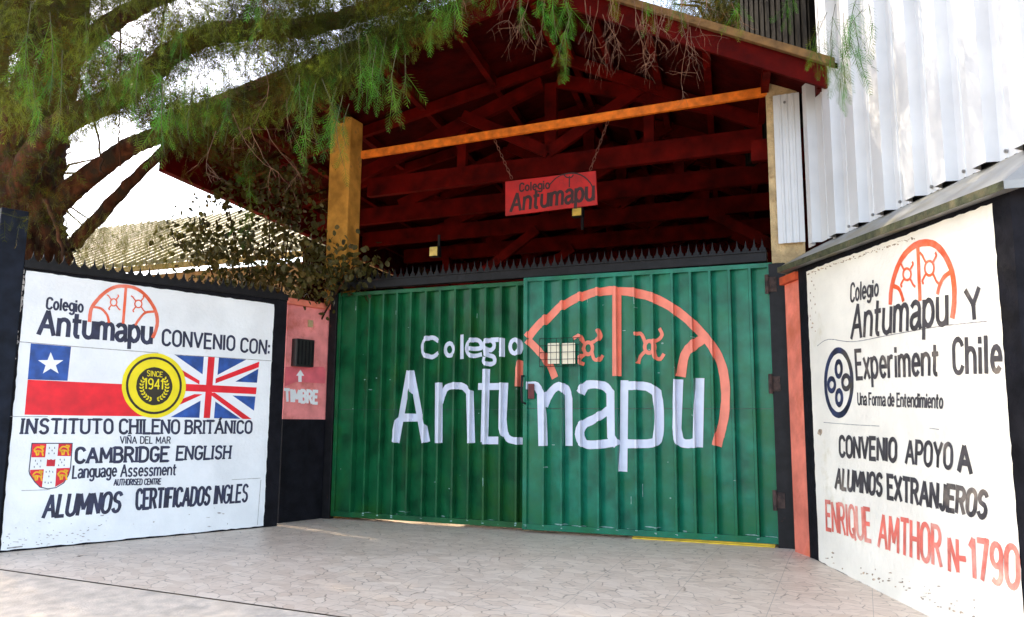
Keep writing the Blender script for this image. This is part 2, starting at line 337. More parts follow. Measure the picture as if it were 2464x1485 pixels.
dirt = mat('dusty_ground', (.22, .17, .12), .95, .2, 3, .4, 20)
def sheet(poly, dz, step=.35):                 # polygon draped on the gently sloping forecourt
    ys = sorted({6.9, -8., -300.}); mb = MB(); P = [np.array(p[:2], float) for p in poly]; lo = min(p[1] for p in P); hi = max(p[1] for p in P)
    cuts = [lo]+[y for y in ys if lo < y < hi]+[hi]
    for c0, c1 in zip(cuts[:-1], cuts[1:]):
        q = clip(clip(P, 1, c0, False), 1, c1, True)
        if len(q) >= 3: mb.face([(p[0], p[1], -.06*max(0., 6.9-max(p[1], -8.))+dz) for p in q])
    return mb
k0 = on_ground(0, 1377, -.055); k1 = on_ground(737, 1482, -.12); kd = (k1-k0)/np.linalg.norm(k1-k0)
kA = k0-kd*8; kB = k0+kd*16; kn = np.array([-kd[1], kd[0], 0])
build('ground', sheet([(-300, -300), (300, -300), (300, 400), (-300, 400)], -.02), dirt, kind='structure')
build('driveway', sheet([kA[:2], kB[:2], (kB+kn*14)[:2], (kA+kn*14)[:2]], -.0), tile, kind='structure')
# concrete edge of the pavement, then the pavement slab itself
build('pavement', sheet([(kA-kn*.012)[:2], (kA-kn*6)[:2], (kB-kn*6)[:2], (kB-kn*.012)[:2]], -.004), pave, kind='structure')
build('pavement_joint', sheet([kA[:2], (kA-kn*.012)[:2], (kB-kn*.012)[:2], kB[:2]], -.007), mat('dirt_filled_joint', (.42, .31, .20), .95, .4, 30), kind='structure')

# ------------------------------------------------------------------ left painted wall
r1, r2, r3, r4, r5, r6, r7 = (R(k) for k in ('r1', 'r2', 'r3', 'r4', 'r5', 'r6', 'r7'))
aE = PLw.az((640, 1000))[0]+.02; aEnd = aE+.17
wl = thing('painted_wall', 'low white painted wall with two painted flags, yellow seal, shield and dark lettering', 'wall', PLw.pt(1.2, 0))
build('wall_body', MB().box(PLw, -.02, aEnd, -.3, 2.40, -.2, 0), black, wl)
def rough_panel(pl, a0, a1, z0, z1, off, jit=.004, step=.05):
    pts = []
    def edge(A, B):
        n = max(2, int(np.linalg.norm(np.array(B)-np.array(A))/step))
        for i in range(n): p = np.array(A)+(np.array(B)-np.array(A))*i/n; pts.append(p+rng.uniform(-jit, jit, 2))
    edge((a0, z0[0]), (a1, z0[1])); edge((a1, z0[1]), (a1, z1[1])); edge((a1, z1[1]), (a0, z1[0])); edge((a0, z1[0]), (a0, z0[0]))
    mb = MB(); mb.face([pl.pt(p[0], p[1], off) for p in pts]); return mb
build('white_panel', rough_panel(PLw, .0, aE+.012, (.015, .015), (2.375, 2.345), .004), white, wl)
topa = PLw.az((62, 640)); topb = PLw.az((690, 728))
capm = MB().box(PLw, -.02, aEnd, 2.40, 2.465, -.16, .02); build('top_rail', capm, steel, wl)
def spikes(pl, a0, a1, z, e, n, h=.12):
    mb = MB(); t = .004; prof = [(-.5, 0), (-.34, .16), (-.40, .26), (-.22, .30), (-.10, .55), (0, 1), (.10, .55), (.22, .30), (.40, .26), (.34, .16), (.5, 0)]
    sp = (a1-a0)/n
    for i in range(n):
        c = a0+sp*(i+.5); hh = h*random.uniform(.92, 1.06)
        if random.random() < .04: hh *= .8
        lean = random.uniform(-.05, .05)
        f_ = [pl.pt(c+(q[0]+lean*q[1])*sp, z+q[1]*hh, e+t) for q in prof]; b_ = [pl.pt(c+(q[0]+lean*q[1])*sp, z+q[1]*hh, e-t) for q in prof]
        mb.face(f_); mb.face(b_[::-1])
        for k in range(len(prof)-1): mb.face([f_[k+1], f_[k], b_[k], b_[k+1]])
    return mb
build('spike_strip', spikes(PLw, .02, aEnd, 2.465, -.06, 30, .10), steel, wl)
jt = Paint(PLw, .0055); jt.strokes_px([[(120, 740), (700, 790), (1330, 838)], [(1400, 850), (1800, 872), (2290, 905)]], .006, r1)
jt.strokes_px([[(60, 85), (400, 88)], [(180, 710), (420, 702)], [(1950, 618), (2190, 605)], [(2165, 1000), (2180, 800), (2195, 620)]], .005, r2)
jt.strokes_px([[(185, 1180), (60, 1195)]], .012, r2)
jt.build('mortar_joint', mat('grey_joint', (.3, .29, .28), .9, .3, 30), wl)
# chips and scuffs where the paint has come off
ch = Paint(PLw, .005)
for _ in range(70):
    x = random.uniform(0, 2150) if random.random() < .4 else random.uniform(0, 900); y = 1210-x*.103-abs(random.gauss(20, 100))
    if y < 950-x*.09: continue
    ch.poly_px(ell(x, y, random.uniform(2, 16), random.uniform(2, 6), 7, .5), r2, _*.03)
for y in np.linspace(150, 1300, 26):
    x = 205-(y-130)*.125; ch.poly_px(ell(x+random.uniform(-8, 8), y, random.uniform(5, 22), random.uniform(8, 32), 8, .4), r1, (y % 7)*.1)
ch.build('paint_chips', mat('bare_render', (.42, .38, .36), .9, .3, 20), wl)
lt = Paint(PLw, .006)
lt.text('Colegio', [(398, 372), (697, 402), (695, 495), (388, 465)], r1, .016)
lt.text('Antumapu', [(345, 480), (1275, 568), (1268, 755), (325, 675)], r1, .033)
lt.text('CONVENIO', [(1370, 642), (1975, 700), (1970, 815), (1365, 770)], r1, .021)
lt.text('CON:', [(2032, 715), (2270, 735), (2262, 850), (2025, 825)], r1, .021)
lt.text('INSTITUTO', [(190, 108), (945, 112), (945, 226), (175, 228)], r2, .020, .26, serif=True)
lt.text('CHILENO', [(1008, 112), (1508, 118), (1505, 228), (1005, 228)], r2, .020, serif=True)
lt.text('BRITÁNICO', [(1565, 122), (2120, 125), (2115, 225), (1560, 228)], r2, .020, serif=True)
lt.text('VIÑA DEL MAR', [(1012, 255), (1434, 258), (1430, 312), (1012, 312)], r2, .009)
lt.text('CAMBRIDGE', [(640, 352), (1415, 345), (1408, 460), (635, 475)], r2, .023, serif=True)
lt.text('ENGLISH', [(1495, 340), (1942, 335), (1932, 438), (1485, 450)], r2, .020, serif=True)
lt.text('Language', [(618, 502), (980, 490), (975, 588), (610, 605)], r2, .014)
lt.text('Assessment', [(1022, 492), (1482, 488), (1475, 576), (1015, 592)], r2, .014)
lt.text('AUTHORISED CENTRE', [(962, 615), (1354, 610), (1350, 656), (957, 666)], r2, .009)
lt.text('ALUMNOS', [(395, 750), (1028, 725), (1000, 885), (362, 935)], r2, .026)
lt.text('CERTIFICADOS', [(1152, 702), (1775, 680), (1755, 825), (1145, 865)], r2, .024)
lt.text('INGLES', [(1815, 672), (2087, 660), (2075, 800), (1800, 820)], r2, .020)
lt.build('lettering', navy, wl)
em = Paint(PLw, .0065)
em.strokes_px([smooth_px([(752, 570), (765, 470), (810, 400), (880, 330), (960, 285), (1040, 275), (1130, 290), (1210, 340), (1280, 430), (1315, 510), (1322, 590), (1305, 660), (1285, 705)])], .032, r1)
em.strokes_px([[(1058, 290), (1035, 585)]], .026, r1)
em.strokes_px([smooth_px([(780, 450), (850, 465), (900, 520), (915, 580)]), smooth_px([(1290, 490), (1220, 500), (1165, 560), (1140, 600)])], .022, r1)
em.strokes_px(knot(955, 412, 27, 30)+knot(1163, 425, 30, 32), .012, r1)
em.build('emblem', orange, wl)
# flags
fb = Paint(PLw, .005); fb.poly_px([(258, 757), (597, 785), (567, 1072), (232, 1060)], r1); fb.build('flag_canton', flagblue, wl)
fr = Paint(PLw, .005); fr.poly_px([(232, 1062), (640, 1082), (1290, 1112), (1300, 1372), (700, 1366), (205, 1358)], r1); fr.build('flag_stripe', flagred, wl)
stx = Paint(PLw, .007); sp_ = []
for i in range(10):
    t = -90+36*i; rr = (1 if i % 2 == 0 else .4); sp_.append((425+112*rr*math.cos(rad(t)), 930+100*rr*math.sin(rad(t))))
for i in range(5): stx.poly_px([(425, 930), sp_[(2*i-1) % 10], sp_[2*i], sp_[2*i+1]], r1)
stx.build('flag_star', flagwhite, wl)
UQ = [np.array(PLw.az(r1(*q))) for q in ((1335, 840), (2182, 902), (2130, 1395), (1310, 1375))]
def uk(u, v): return (UQ[0]*(1-u)+UQ[1]*u)*(1-v)+(UQ[3]*(1-u)+UQ[2]*u)*v
uj = thing  # (flag is painted on the wall: parts of it below)
def ukpoly(pt, poly, lay):
    P = [np.array(p, float) for p in poly]
    for ax, lim, kl in ((0, 0, False), (0, 1, True), (1, 0, False), (1, 1, True)): 
        P = clip(P, ax, lim, kl)
        if len(P) < 3: return
    pt.poly([uk(*p) for p in P], lay)
def band(p, q, wd):
    p = np.array(p, float); q = np.array(q, float); d = (q-p)/np.linalg.norm(q-p); n_ = np.array([-d[1], d[0]])*wd/2; p = p-d*.2; q = q+d*.2; return [p+n_, q+n_, q-n_, p-n_]
a_ = Paint(PLw, .005); ukpoly(a_, [(0, 0), (1, 0), (1, 1), (0, 1)], 0); a_.build('flag_field', flagblue, wl)
b_ = Paint(PLw, .0062); ukpoly(b_, band((0, 0), (1, 1), .2), 0); ukpoly(b_, band((1, 0), (0, 1), .2), .4); ukpoly(b_, band((.5, 0), (.5, 1), .15), .8); ukpoly(b_, band((0, .5), (1, .5), .235), 1.2); b_.build('flag_white_cross', flagwhite, wl)
c_ = Paint(PLw, .0082); ukpoly(c_, [(1.05, -.02), (1.05, .08), (.56, .43), (.56, .35)], 0); ukpoly(c_, [(-.02, .02), (.40, .40), (.40, .46), (-.02, .12)], 0); ukpoly(c_, [(.56, .58), (1.02, 1.04), (.92, 1.04), (.50, .60)], .0); ukpoly(c_, [(.44, .62), (.0, .98), (.0, .88), (.36, .62)], 0)
ukpoly(c_, band((.5, 0), (.5, 1), .066), .3); ukpoly(c_, band((0, .52), (1, .52), .115), .6); c_.build('flag_red_cross', flagred, wl)
# seal
s1 = Paint(PLw, .0100); s1.poly_px(ell(1292, 1112, 270, 273, 60, .006), r1); s1.build('seal_disc', yellow, wl)
s2 = Paint(PLw, .0115); rg_ = ell(1292, 1112, 226, 232, 56); rg_.append(rg_[0]); s2.strokes_px([rg_], .022, r1); s2.poly_px(ell(1295, 1118, 152, 160, 40, .01), r1); s2.build('seal_ring', brownblack, wl)
s3 = Paint(PLw, .0130); s3.text('SINCE', [(1235, 985), (1365, 1000), (1362, 1040), (1235, 1032)], r1, .006); s3.text('1941', [(1215, 1050), (1370, 1062), (1366, 1142), (1213, 1138)], r1, .011)
for side in (-1, 1):
    for k in range(9):
        t = rad(-78+k*13.5); cx = 1295+side*106*math.cos(t); cy = 1120-112*math.sin(t)
        for o_ in (-1, 1):
            a0 = math.atan2(-math.cos(t), -math.sin(t)*side)+o_*.75
            s3.poly_px([(cx, cy), (cx+14*math.cos(a0)-8*math.sin(a0), cy+14*math.sin(a0)+8*math.cos(a0)), (cx+30*math.cos(a0), cy+30*math.sin(a0)), (cx+14*math.cos(a0)+8*math.sin(a0), cy+14*math.sin(a0)-8*math.cos(a0))], r1, .3*(k % 3)+(.1 if o_ > 0 else 0))
s3.build('seal_lettering', yellow, wl)
# shield
sh = [(268, 312), (607, 312), (592, 520), (575, 580), (535, 645), (470, 685), (400, 695), (335, 680), (290, 635), (250, 575), (243, 545)]
k_ = Paint(PLw, .005); k_.strokes_px([sh+[sh[0]]], .008, r2); k_.build('shield_outline', navy, wl)
q_ = Paint(PLw, .0052)
for P in ([(272, 316), (390, 316), (378, 430), (262, 430)], [(492, 316), (603, 316), (594, 420), (482, 418)], [(252, 535), (368, 530), (352, 680), (325, 672), (290, 630), (253, 572)], [(474, 522), (588, 518), (572, 578), (532, 640), (462, 680)], [(395, 445), (410, 452), (428, 445), (446, 452), (466, 444), (460, 505), (388, 505)]): q_.poly_px(P, r2)
q_.build('shield_quarter', mat('crimson_paint', (.70, .01, .03), .55, .15), wl)
z_ = Paint(PLw, .0065)
for ox, oy in ((280, 335), (495, 330), (270, 545), (480, 538)):
    z_.strokes_px([smooth_px([(ox+5, oy+35), (ox+25, oy+12), (ox+48, oy+10), (ox+72, oy+22), (ox+80, oy+45)]), smooth_px([(ox+8, oy+45), (ox+40, oy+40), (ox+78, oy+50)]), [(ox+20, oy+42), (ox+28, oy+78)], [(ox+45, oy+42), (ox+40, oy+75)], [(ox+72, oy+48), (ox+80, oy+80)], smooth_px([(ox+70, oy+20), (ox+85, oy+5), (ox+60, oy)])], .013, r2)
z_.build('shield_charge', gold, wl)
y_ = Paint(PLw, .0055)
for x, y in ((415, 350), (458, 350), (437, 372), (410, 396), (455, 396), (297, 458), (342, 458), (312, 484), (287, 510), (336, 508), (505, 448), (540, 450), (518, 472), (492, 496), (538, 496), (387, 552), (416, 548), (443, 552), (410, 590), (378, 640), (404, 645), (428, 640)):
    y_.poly_px([(x, y-11), (x+5, y+3), (x, y+9), (x-5, y+3)], r2)
y_.build('shield_marks', mat('grey_paint', (.1, .1, .12), .6), wl)

# ------------------------------------------------------------------ bell pier
pz = PP.az(r3(600, 480))[1]; p0 = -.06; p1 = PP.az(r3(592, 700))[0]; pz0 = PP.az((728, 1009))[1]
pr = thing('bell_pier', 'pink plastered pier with black base, white arrow and one white word beside the green gate', 'pier', PP.pt(.2, 0))
build('pier_base', MB().box(PP, p0, p1+.02, -.2, pz0, -.35, .004), black, pr)
build('pier_shaft', MB().box(PP, p0, p1, pz0, pz, -.35, 0), pink, pr)
build('pier_cap', MB().box(PP, p0-.02, p1+.03, pz, pz+.07, -.38, .035), salmon, pr, bevel=.008)
bx = [PP.az(r3(*q)) for q in ((268, 718), (418, 735), (408, 960), (258, 955))]
bm = MB(); bm.box(PP, bx[3][0], bx[2][0], bx[2][1], bx[0][1], 0, .09); build('bell_guard', bm, mat('black_plastic', (.008, .008, .008), .5, .3), pr, bevel=.006)
gm = MB()
for k in range(5):
    a = bx[3][0]+(bx[2][0]-bx[3][0])*(k+.5)/5; gm.box(PP, a-.006, a+.006, bx[2][1]+.02, bx[0][1]-.02, .09, .098)
build('guard_slats', gm, steel, pr)
tp = Paint(PP, .004); tp.text('TIMBRE', [(205, 1145), (482, 1162), (478, 1262), (210, 1240)], r3, .030, .22)
tp.build('lettering', flagwhite, pr); tp = Paint(PP, .004); tp.poly_px([(338, 978), (370, 1030), (348, 1030), (348, 1082), (320, 1082), (320, 1030), (303, 1028)], r3); tp.build('arrow', flagwhite, pr)
tp = Paint(PP, .003); tp.poly_px([(212, 955), (535, 955), (552, 990), (545, 1095), (300, 1082), (205, 1120)], r3)
tp.build('repainted_patch', mat('bright_pink_patch', (.75, .13, .16), .7, .12, 6), pr)
hl = MB(); q0, q1 = PP.az(r3(402, 560)), PP.az(r3(436, 622)); hl.box(PP, q0[0], q1[0], q1[1], q0[1], 0, .02); build('old_bracket', hl, concrete_g, pr)

# ------------------------------------------------------------------ gate frame, leaves
gf = thing('gateway', 'black steel gateway with a spiked header over two green leaves', 'gateway', PG.pt(GW/2, 0))
build('post', MB().box(PG, -.075, .03, -.1, 2.64, -.06, .03), steel, gf, bevel=.005)
build('post', MB().box(PG, GW-.02, GW+.13, -.1, 2.60, -.06, .035), steel, gf, bevel=.005)
hz0, hz1 = 2.625, 2.725
build('header', MB().box(PG, .0, GW-.03, hz0, hz1, -.05, .035), steel, gf, bevel=.005)
build('header_lip', MB().box(PG, .0, GW-.03, hz1-.012, hz1+.004, .035, .05), steel, gf)
build('spike_strip', spikes(PG, .05, GW-.03, hz1+.004, .0, 62, .125), steel, gf)
def hinge(z):
    mb = MB(); mb.tube([PG.pt(GW-.035, z-.09, .06), PG.pt(GW-.035, z+.09, .06)], .018, 10); mb.box(PG, GW-.03, GW+.05, z-.07, z+.07, .035, .045); return mb
rust = mat('rusty_steel', (.045, .025, .02), .8, .5, 20, .4, 60)
for z in (.42, 1.47, 2.40): build('hinge', hinge(z), rust, gf)

green = mat('green_gloss_gate_paint_sky_tint', (.0003, .135, .082), .27, .25, 5, .22, 5, .24, col2=(.0005, .115, .045), fac2=(.45, .65), s2=1.6)  # teal tint puts sky reflection into the front leaf's colour
greenL = mat('green_gate_paint_tree_reflection', (.0003, .078, .028), .33, .28, 5, .22, 5, .2, col2=(.012, .07, .010), fac2=(.5, .7), s2=1.3)  # same gate green, with tree reflection put into the colour
letter_w = mat('pale_lilac_gate_lettering', (.60, .63, .74), .45, .05, 8); coral = mat('coral_gate_emblem', (.80, .20, .13), .45, .07, 8)
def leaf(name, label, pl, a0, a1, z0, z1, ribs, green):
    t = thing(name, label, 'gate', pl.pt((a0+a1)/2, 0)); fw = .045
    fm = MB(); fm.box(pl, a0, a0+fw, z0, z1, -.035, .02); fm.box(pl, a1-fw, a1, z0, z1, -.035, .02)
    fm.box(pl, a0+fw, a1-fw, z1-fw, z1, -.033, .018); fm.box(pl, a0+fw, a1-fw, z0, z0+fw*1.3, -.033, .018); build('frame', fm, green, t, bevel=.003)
    rw = .017; pr_ = [(a0+fw-.002, -.012)]
    for r in ribs: pr_ += [(r-rw, -.004), (r-rw+.006, .020), (r+rw-.006, .020), (r+rw+.002, -.048)]
    pr_ += [(a1-fw+.002, -.006)]
    mb = MB()
    zs = [z0+fw*1.3-.004, z0+(z1-z0)*.47, z1-fw+.004]
    for k in range(len(pr_)-1):
        for j in range(2):
            mb.face([pl.pt(pr_[k][0], zs[j], pr_[k][1]), pl.pt(pr_[k+1][0], zs[j], pr_[k+1][1]), pl.pt(pr_[k+1][0], zs[j+1], pr_[k+1][1]), pl.pt(pr_[k][0], zs[j+1], pr_[k][1])])
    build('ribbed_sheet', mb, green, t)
    sm = MB()
    A_ = sorted([a0+fw]+[r-rw-.001 for r in ribs]+[r+rw+.005 for r in ribs]+[a1-fw])
    br = [a0, a0+fw-.0005, a0+fw+.0005]+[p[0] for p in pr_]+[a1-fw-.0005, a1-fw+.0005]
    def h(a):
        if a < a0+fw or a > a1-fw: return .020
        for k in range(len(pr_)-1):
            if pr_[k][0] <= a <= pr_[k+1][0]:
                u_ = (a-pr_[k][0])/(pr_[k+1][0]-pr_[k][0]); return pr_[k][1]*(1-u_)+pr_[k+1][1]*u_
        return 0.
    # lapped seam across the sheet at half height
    zz = zs[1]; pt_ = Paint(pl, .0012, (sorted(br), h)); pt_.poly([np.array(q) for q in ((a0+fw, zz-.004), (a1-fw, zz-.004), (a1-fw, zz+.004), (a0+fw, zz+.004))]); pt_.build('seam', mat('seam_green', (.003, .05, .03), .5, .3), t)
    return t, (sorted(br), h)
PLeafR = Plane(PG.pt(2.36, 0, .085), PG.pt(GW-.03, 0, .012)-PG.pt(2.36, 0, .085))
xr = [PLeafR.az(r4(x+8, 230-x*.06))[0] for x in (440, 580, 722, 862, 1007, 1155, 1300, 1460, 1605, 1760, 1915, 2080)]
aR0 = PLeafR.az((1260, 900))[0]; aR1 = PLeafR.az((1868, 900))[0]; zR0 = PLeafR.az((1560, 1300))[1]; zR1 = PLeafR.az(r4(1300, 134))[1]
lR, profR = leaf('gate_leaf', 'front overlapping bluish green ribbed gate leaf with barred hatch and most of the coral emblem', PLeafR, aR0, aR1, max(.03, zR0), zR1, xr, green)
xl = [PG.az(r3(x+10, 350-x*.06))[0] for x in (815, 925, 1040, 1155, 1270, 1395, 1515, 1640, 1770, 1895, 2025, 2160)]
aL1 = PG.az((1268, 900))[0]+.12; zL1 = PG.az(r3(1400, 288))[1]
lL, profL = leaf('gate_leaf', 'rear ribbed gate leaf, green darkened with tree reflection, carrying the small pale word, beside the pink pier', PG, .04, aL1, .03, zL1, xl, greenL)
def I(x, y): return (x, y)
D_ = I
tk = .088
pl_ = Paint(PG, .0035, profL)
for P in ([(950, 1060), (985, 895), (1022, 1060)], [(962, 1005), (1015, 1005)], [(1053, 1062), (1053, 925)], smooth_px([(1056, 965), (1068, 937), (1085, 929), (1112, 930), (1128, 945)])+[(1132, 1062)], [(1163, 1060), (1168, 892)], [(1152, 930), (1215, 930)], [(1163, 1060), (1195, 1060)],
          [(1212, 925), (1208, 1010)]+smooth_px([(1208, 1010), (1212, 1040), (1225, 1058), (1262, 1062)])): pl_.strokes_px([P], tk*(.85 if P[0][0] > 1000 else 1))
tt = .05
for P in (smooth_px([(1375, 400+320), (1375, 720)]) and []): pass
pl_.strokes_px([smooth_px([(1500, 735), (1450, 708), (1400, 715), (1368, 770), (1375, 840), (1410, 865), (1450, 868), (1500, 840)])], tt, r3)
pl_.strokes_px([ell(1590, 808, 42, 52, 16)+[(1632, 808)], [(1690, 690), (1690, 878)], smooth_px([(1740, 800), (1855, 795), (1845, 740), (1790, 725), (1745, 760), (1740, 820), (1780, 860), (1858, 850)]),
                ell(1925, 770, 40, 42, 14)+[(1965, 770)], [(1940, 725), (2000, 725)], smooth_px([(1890, 805), (1905, 850), (1960, 870), (1968, 915), (1925, 930), (1885, 915), (1888, 880)]), [(2032, 720), (2032, 860)], ell(2145, 783, 46, 58, 16)+[(2191, 783)]], tt*.95, r3)
pl_.build('lettering', letter_w, lL)
pe = Paint(PG, .0035, profL); pe.strokes_px([smooth_px([(268, 870), (250, 940), (243, 1045)])], .08, r4); pe.build('emblem', coral, lL)
pr2 = Paint(PLeafR, .0035, profR)
tk2 = .085
for P in ([(1272, 928)]+smooth_px([(1272, 928), (1290, 930), (1301, 945)])+[(1305, 1068)], smooth_px([(1308, 972), (1322, 945), (1340, 930), (1352, 932)])+smooth_px([(1352, 932), (1362, 940), (1366, 960)])+[(1367, 1068)],
          [(1398, 942)]+smooth_px([(1398, 942), (1412, 926), (1450, 928), (1468, 945)])+[(1470, 1050), (1482, 1068)], smooth_px([(1466, 985), (1430, 1008), (1402, 1022), (1393, 1045), (1405, 1068), (1435, 1070), (1468, 1066)]),
          [(1501, 920), (1498, 1130)], [(1512, 928)]+smooth_px([(1512, 928), (1555, 930), (1580, 945)])+smooth_px([(1580, 945), (1586, 990), (1584, 1045), (1570, 1066), (1512, 1068)]),
          [(1632, 918), (1628, 1030)]+smooth_px([(1628, 1030), (1634, 1060), (1650, 1068), (1672, 1066)]), [(1683, 915), (1679, 1071)]): pr2.strokes_px([P], tk2)
pr2.build('lettering', letter_w, lR)
pe = Paint(PLeafR, .0042, profR); te = .095
arch = [r4(*p) for p in ((330, 660), (400, 575), (480, 510), (590, 415), (725, 348), (870, 305), (1020, 295), (1165, 310), (1310, 348), (1460, 425), (1600, 530), (1700, 630), (1790, 740), (1855, 860), (1885, 980), (1897, 1120), (1885, 1300), (1850, 1450))]+[r5(*p) for p in ((1835, 260), (1805, 370))]
pe.strokes_px([smooth_px(arch, 3)], te*.92)
pe.strokes_px([[(1027, 330), (1027, 960)]], te*.9, r4)
pe.strokes_px([smooth_px([(330, 700), (400, 770), (470, 850), (528, 978)])], te*.85, r4)
pe.strokes_px([smooth_px([(1700, 690), (1640, 730), (1570, 810), (1540, 962)])], te*1.0, r4)
for cx, cy in ((797, 755), (1288, 745)):
    pe.strokes_px([ell(cx, cy, 38, 48, 18)+[(cx+38, cy)]], .038, r4)
    for P in ([(cx+30, cy-45), (cx+75, cy-65), (cx+100, cy-100), (cx+80, cy-145)], [(cx-35, cy-40), (cx-55, cy-85), (cx-75, cy-100), (cx-112, cy-80)] if cx < 900 else [(cx-35, cy-40), (cx-60, cy-95), (cx-80, cy-110), (cx-112, cy-105)], [(cx-25, cy+45), (cx-60, cy+70), (cx-65, cy+110), (cx-40, cy+125)] if cx < 900 else [(cx-40, cy+40), (cx-75, cy+75), (cx-90, cy+125)], [(cx+35, cy+40), (cx+50, cy+85), (cx+85, cy+95), (cx+112, cy+60)]): pe.strokes_px([smooth_px(P, 3)], .036, r4, .3)
pe.build('emblem', coral, lR)
wear = mat('worn_pale_green', (.20, .34, .30), .7, .3, 30); 
for pl, t_, prof, A0_, A1_, zb in ((PG, lL, profL, .1, aL1-.15, .055), (PLeafR, lR, profR, aR0+.05, aR1-.05, max(.03, zR0)+.03)):
    wp = Paint(pl, .0025, prof)
    for _ in range(46):
        a = random.uniform(A0_, A1_); z = zb+abs(random.gauss(0, .02)) if random.random() < .75 else random.uniform(.1, 2.4); L_ = random.uniform(.01, .09) if z < .15 else random.uniform(.004, .02)
        wp.poly([np.array(q_) for q_ in ell(a, z, L_, random.uniform(.003, .008), 7, .4)], _*.01)
    for _ in range(5):
        a = random.uniform(A0_, A1_); z = random.uniform(.15, .5) if random.random() < .5 else random.uniform(2.2, 2.45); wp.stroke([(a, z), (a+random.uniform(-.004, .004), z+random.uniform(.04, .12))], .006)
    wp.build('paint_wear', wear, t_)['kind'] = 'stuff'
# barred hatch in the front leaf
hw = [PLeafR.az(r4(*q)) for q in ((487, 718), (577, 880), (597, 718), (703, 880), (430, 685), (745, 900))]
cream = mat('cream_lit_view', (.82, .74, .55), .6, .05)
hm = MB(); hm.box(PLeafR, hw[0][0], hw[1][0], hw[1][1], hw[0][1], .018, .026); build('hatch_view_panel', hm, cream, lR)
hm = MB(); hm.box(PLeafR, hw[2][0], hw[3][0], hw[3][1], hw[2][1], .018, .026); build('hatch_view_panel', hm, cream, lR)
cg = MB()
for k in range(8): a = hw[4][0]+(hw[5][0]-hw[4][0])*k/7; cg.tube([PLeafR.pt(a, hw[5][1], .06), PLeafR.pt(a, hw[4][1], .06)], .003, 6)
for k in range(5):
    z = hw[5][1]+(hw[4][1]-hw[5][1])*k/4; cg.tube([PLeafR.pt(hw[4][0], z, .02), PLeafR.pt(hw[4][0], z, .064), PLeafR.pt(hw[5][0], z, .064), PLeafR.pt(hw[5][0], z, .02)], .0032, 6)
build('hatch_cage', cg, steel, lR)
lk = MB(); lk.tube([PLeafR.pt(*PLeafR.az(p), e) for p, e in (((1262, 905), .03), ((1262, 905), .07), ((1261, 940), .08), ((1262, 968), .07), ((1270, 972), .05))], .011, 8); build('latch_hook', lk, steel, lR)
q0, q1 = PLeafR.az(r4(330, 1040)), PLeafR.az(r4(378, 1160)); build('latch_plate', MB().box(PLeafR, q0[0], q1[0], q1[1], q0[1], .02, .03), mat('maroon_plate', (.13, .015, .015), .6, .3), lR, bevel=.002)
# yellow angle bar on the ground under the leaf
tb = thing('floor_stop', 'yellow metal angle bar lying on the tiles under the front gate leaf', 'bar', PG.pt(4.3, 0))
build('flat_bar', MB().box(PG, 3.55, GW-.05, .002, .012, .0, .05), mat('ochre_yellow_metal', (.70, .46, .03), .5, .2, 9), tb); build('upright_bar', MB().box(PG, 3.55, GW-.05, .012, .035, .0, .012), mat('ochre_yellow_metal', (.70, .46, .03)), tb)

# ------------------------------------------------------------------ right painted wall
wr = thing('painted_wall', 'tall white painted wall with dark and red lettering under a sheet metal coping', 'wall', PRw.pt(1.2, 0))
build('wall_body', MB().box(PRw, -.17, 2.50, -.4, (2.50, 2.42), -.25, 0), black, wr)
build('white_panel', rough_panel(PRw, .0, 2.36, (.0, -.16), (2.40, 2.355), .004, .005), white_r, wr)
build('return_wall', MB().box(Plane(PRw.pt(2.50, 0), (.919, -.395)), .0, 3.0, -.5, 2.42, -.25, 0.), black, wr)
c0 = PRw.shift(.09); A0 = c0.az((1872, 664)); A1 = c0.az((2412, 470)); bk = PRw.shift(-.24)
cm = MB()
def cop(a, z, e): return PRw.pt(a, z, e)
a0_, a1_ = A0[0], 2.58
for (e0, za0, za1), (e1, zb0, zb1) in ((((.09, 2.455, 2.37)), (.09, 2.50, 2.415)), ((.09, 2.50, 2.415), (-.27, 2.70, 2.70)), ((.085, 2.455, 2.37), (0.0, 2.462, 2.377))):
    cm.face([cop(a0_, za0, e0), cop(a1_, za1, e0), cop(a1_, zb1, e1), cop(a0_, zb0, e1)])
cm.face([cop(a0_, 2.455, .09), cop(a0_, 2.50, .09), cop(a0_, 2.70, -.27), cop(a0_, 2.4, -.27)])
# the coping turns the corner along the street
rp = Plane(PRw.pt(2.50, 0), (.919, -.395)); e0 = .09
cm.face([cop(a1_, 2.37, .09), cop(a1_, 2.415, .09), rp.pt(3., 2.415, .09), rp.pt(3., 2.37, .09)])
cm.face([cop(a1_, 2.415, .09), cop(a1_, 2.70, -.27), rp.pt(3., 2.70, -.27), rp.pt(3., 2.415, .09)])
build('coping', cm, mat('weathered_zinc_sheet', (.26, .26, .25), .42, .15, 5, .05, 20, .5, .35, col2=(.22, .19, .11), fac2=(.48, .66), s2=2.2), wr)
em_ = MB(); em_.box(PRw, a0_, a1_-.003, (2.454, 2.368), (2.503, 2.417), .091, .094); build('mossy_edge', em_, mat('mossy_green_metal', (.05, .055, .025), .8, .4, 14, .4, 60, col2=(.12, .10, .05), fac2=(.5, .65), s2=8), wr)
lt = Paint(PRw, .006)
lt.text('Colegio', [(980, 512), (1205, 478), (1203, 605), (978, 660)], r6, .018)
lt.text('Antumapu', [(1000, 690), (1762, 520), (1765, 838), (985, 955)], r6, .031)
lt.text('Y', [(1918, 572), (2025, 550), (2050, 790), (1930, 797)], r6, .029)
lt.text('Experiment', [(1017, 1060), (1690, 1005), (1687, 1250), (1030, 1285)], r6, .027)
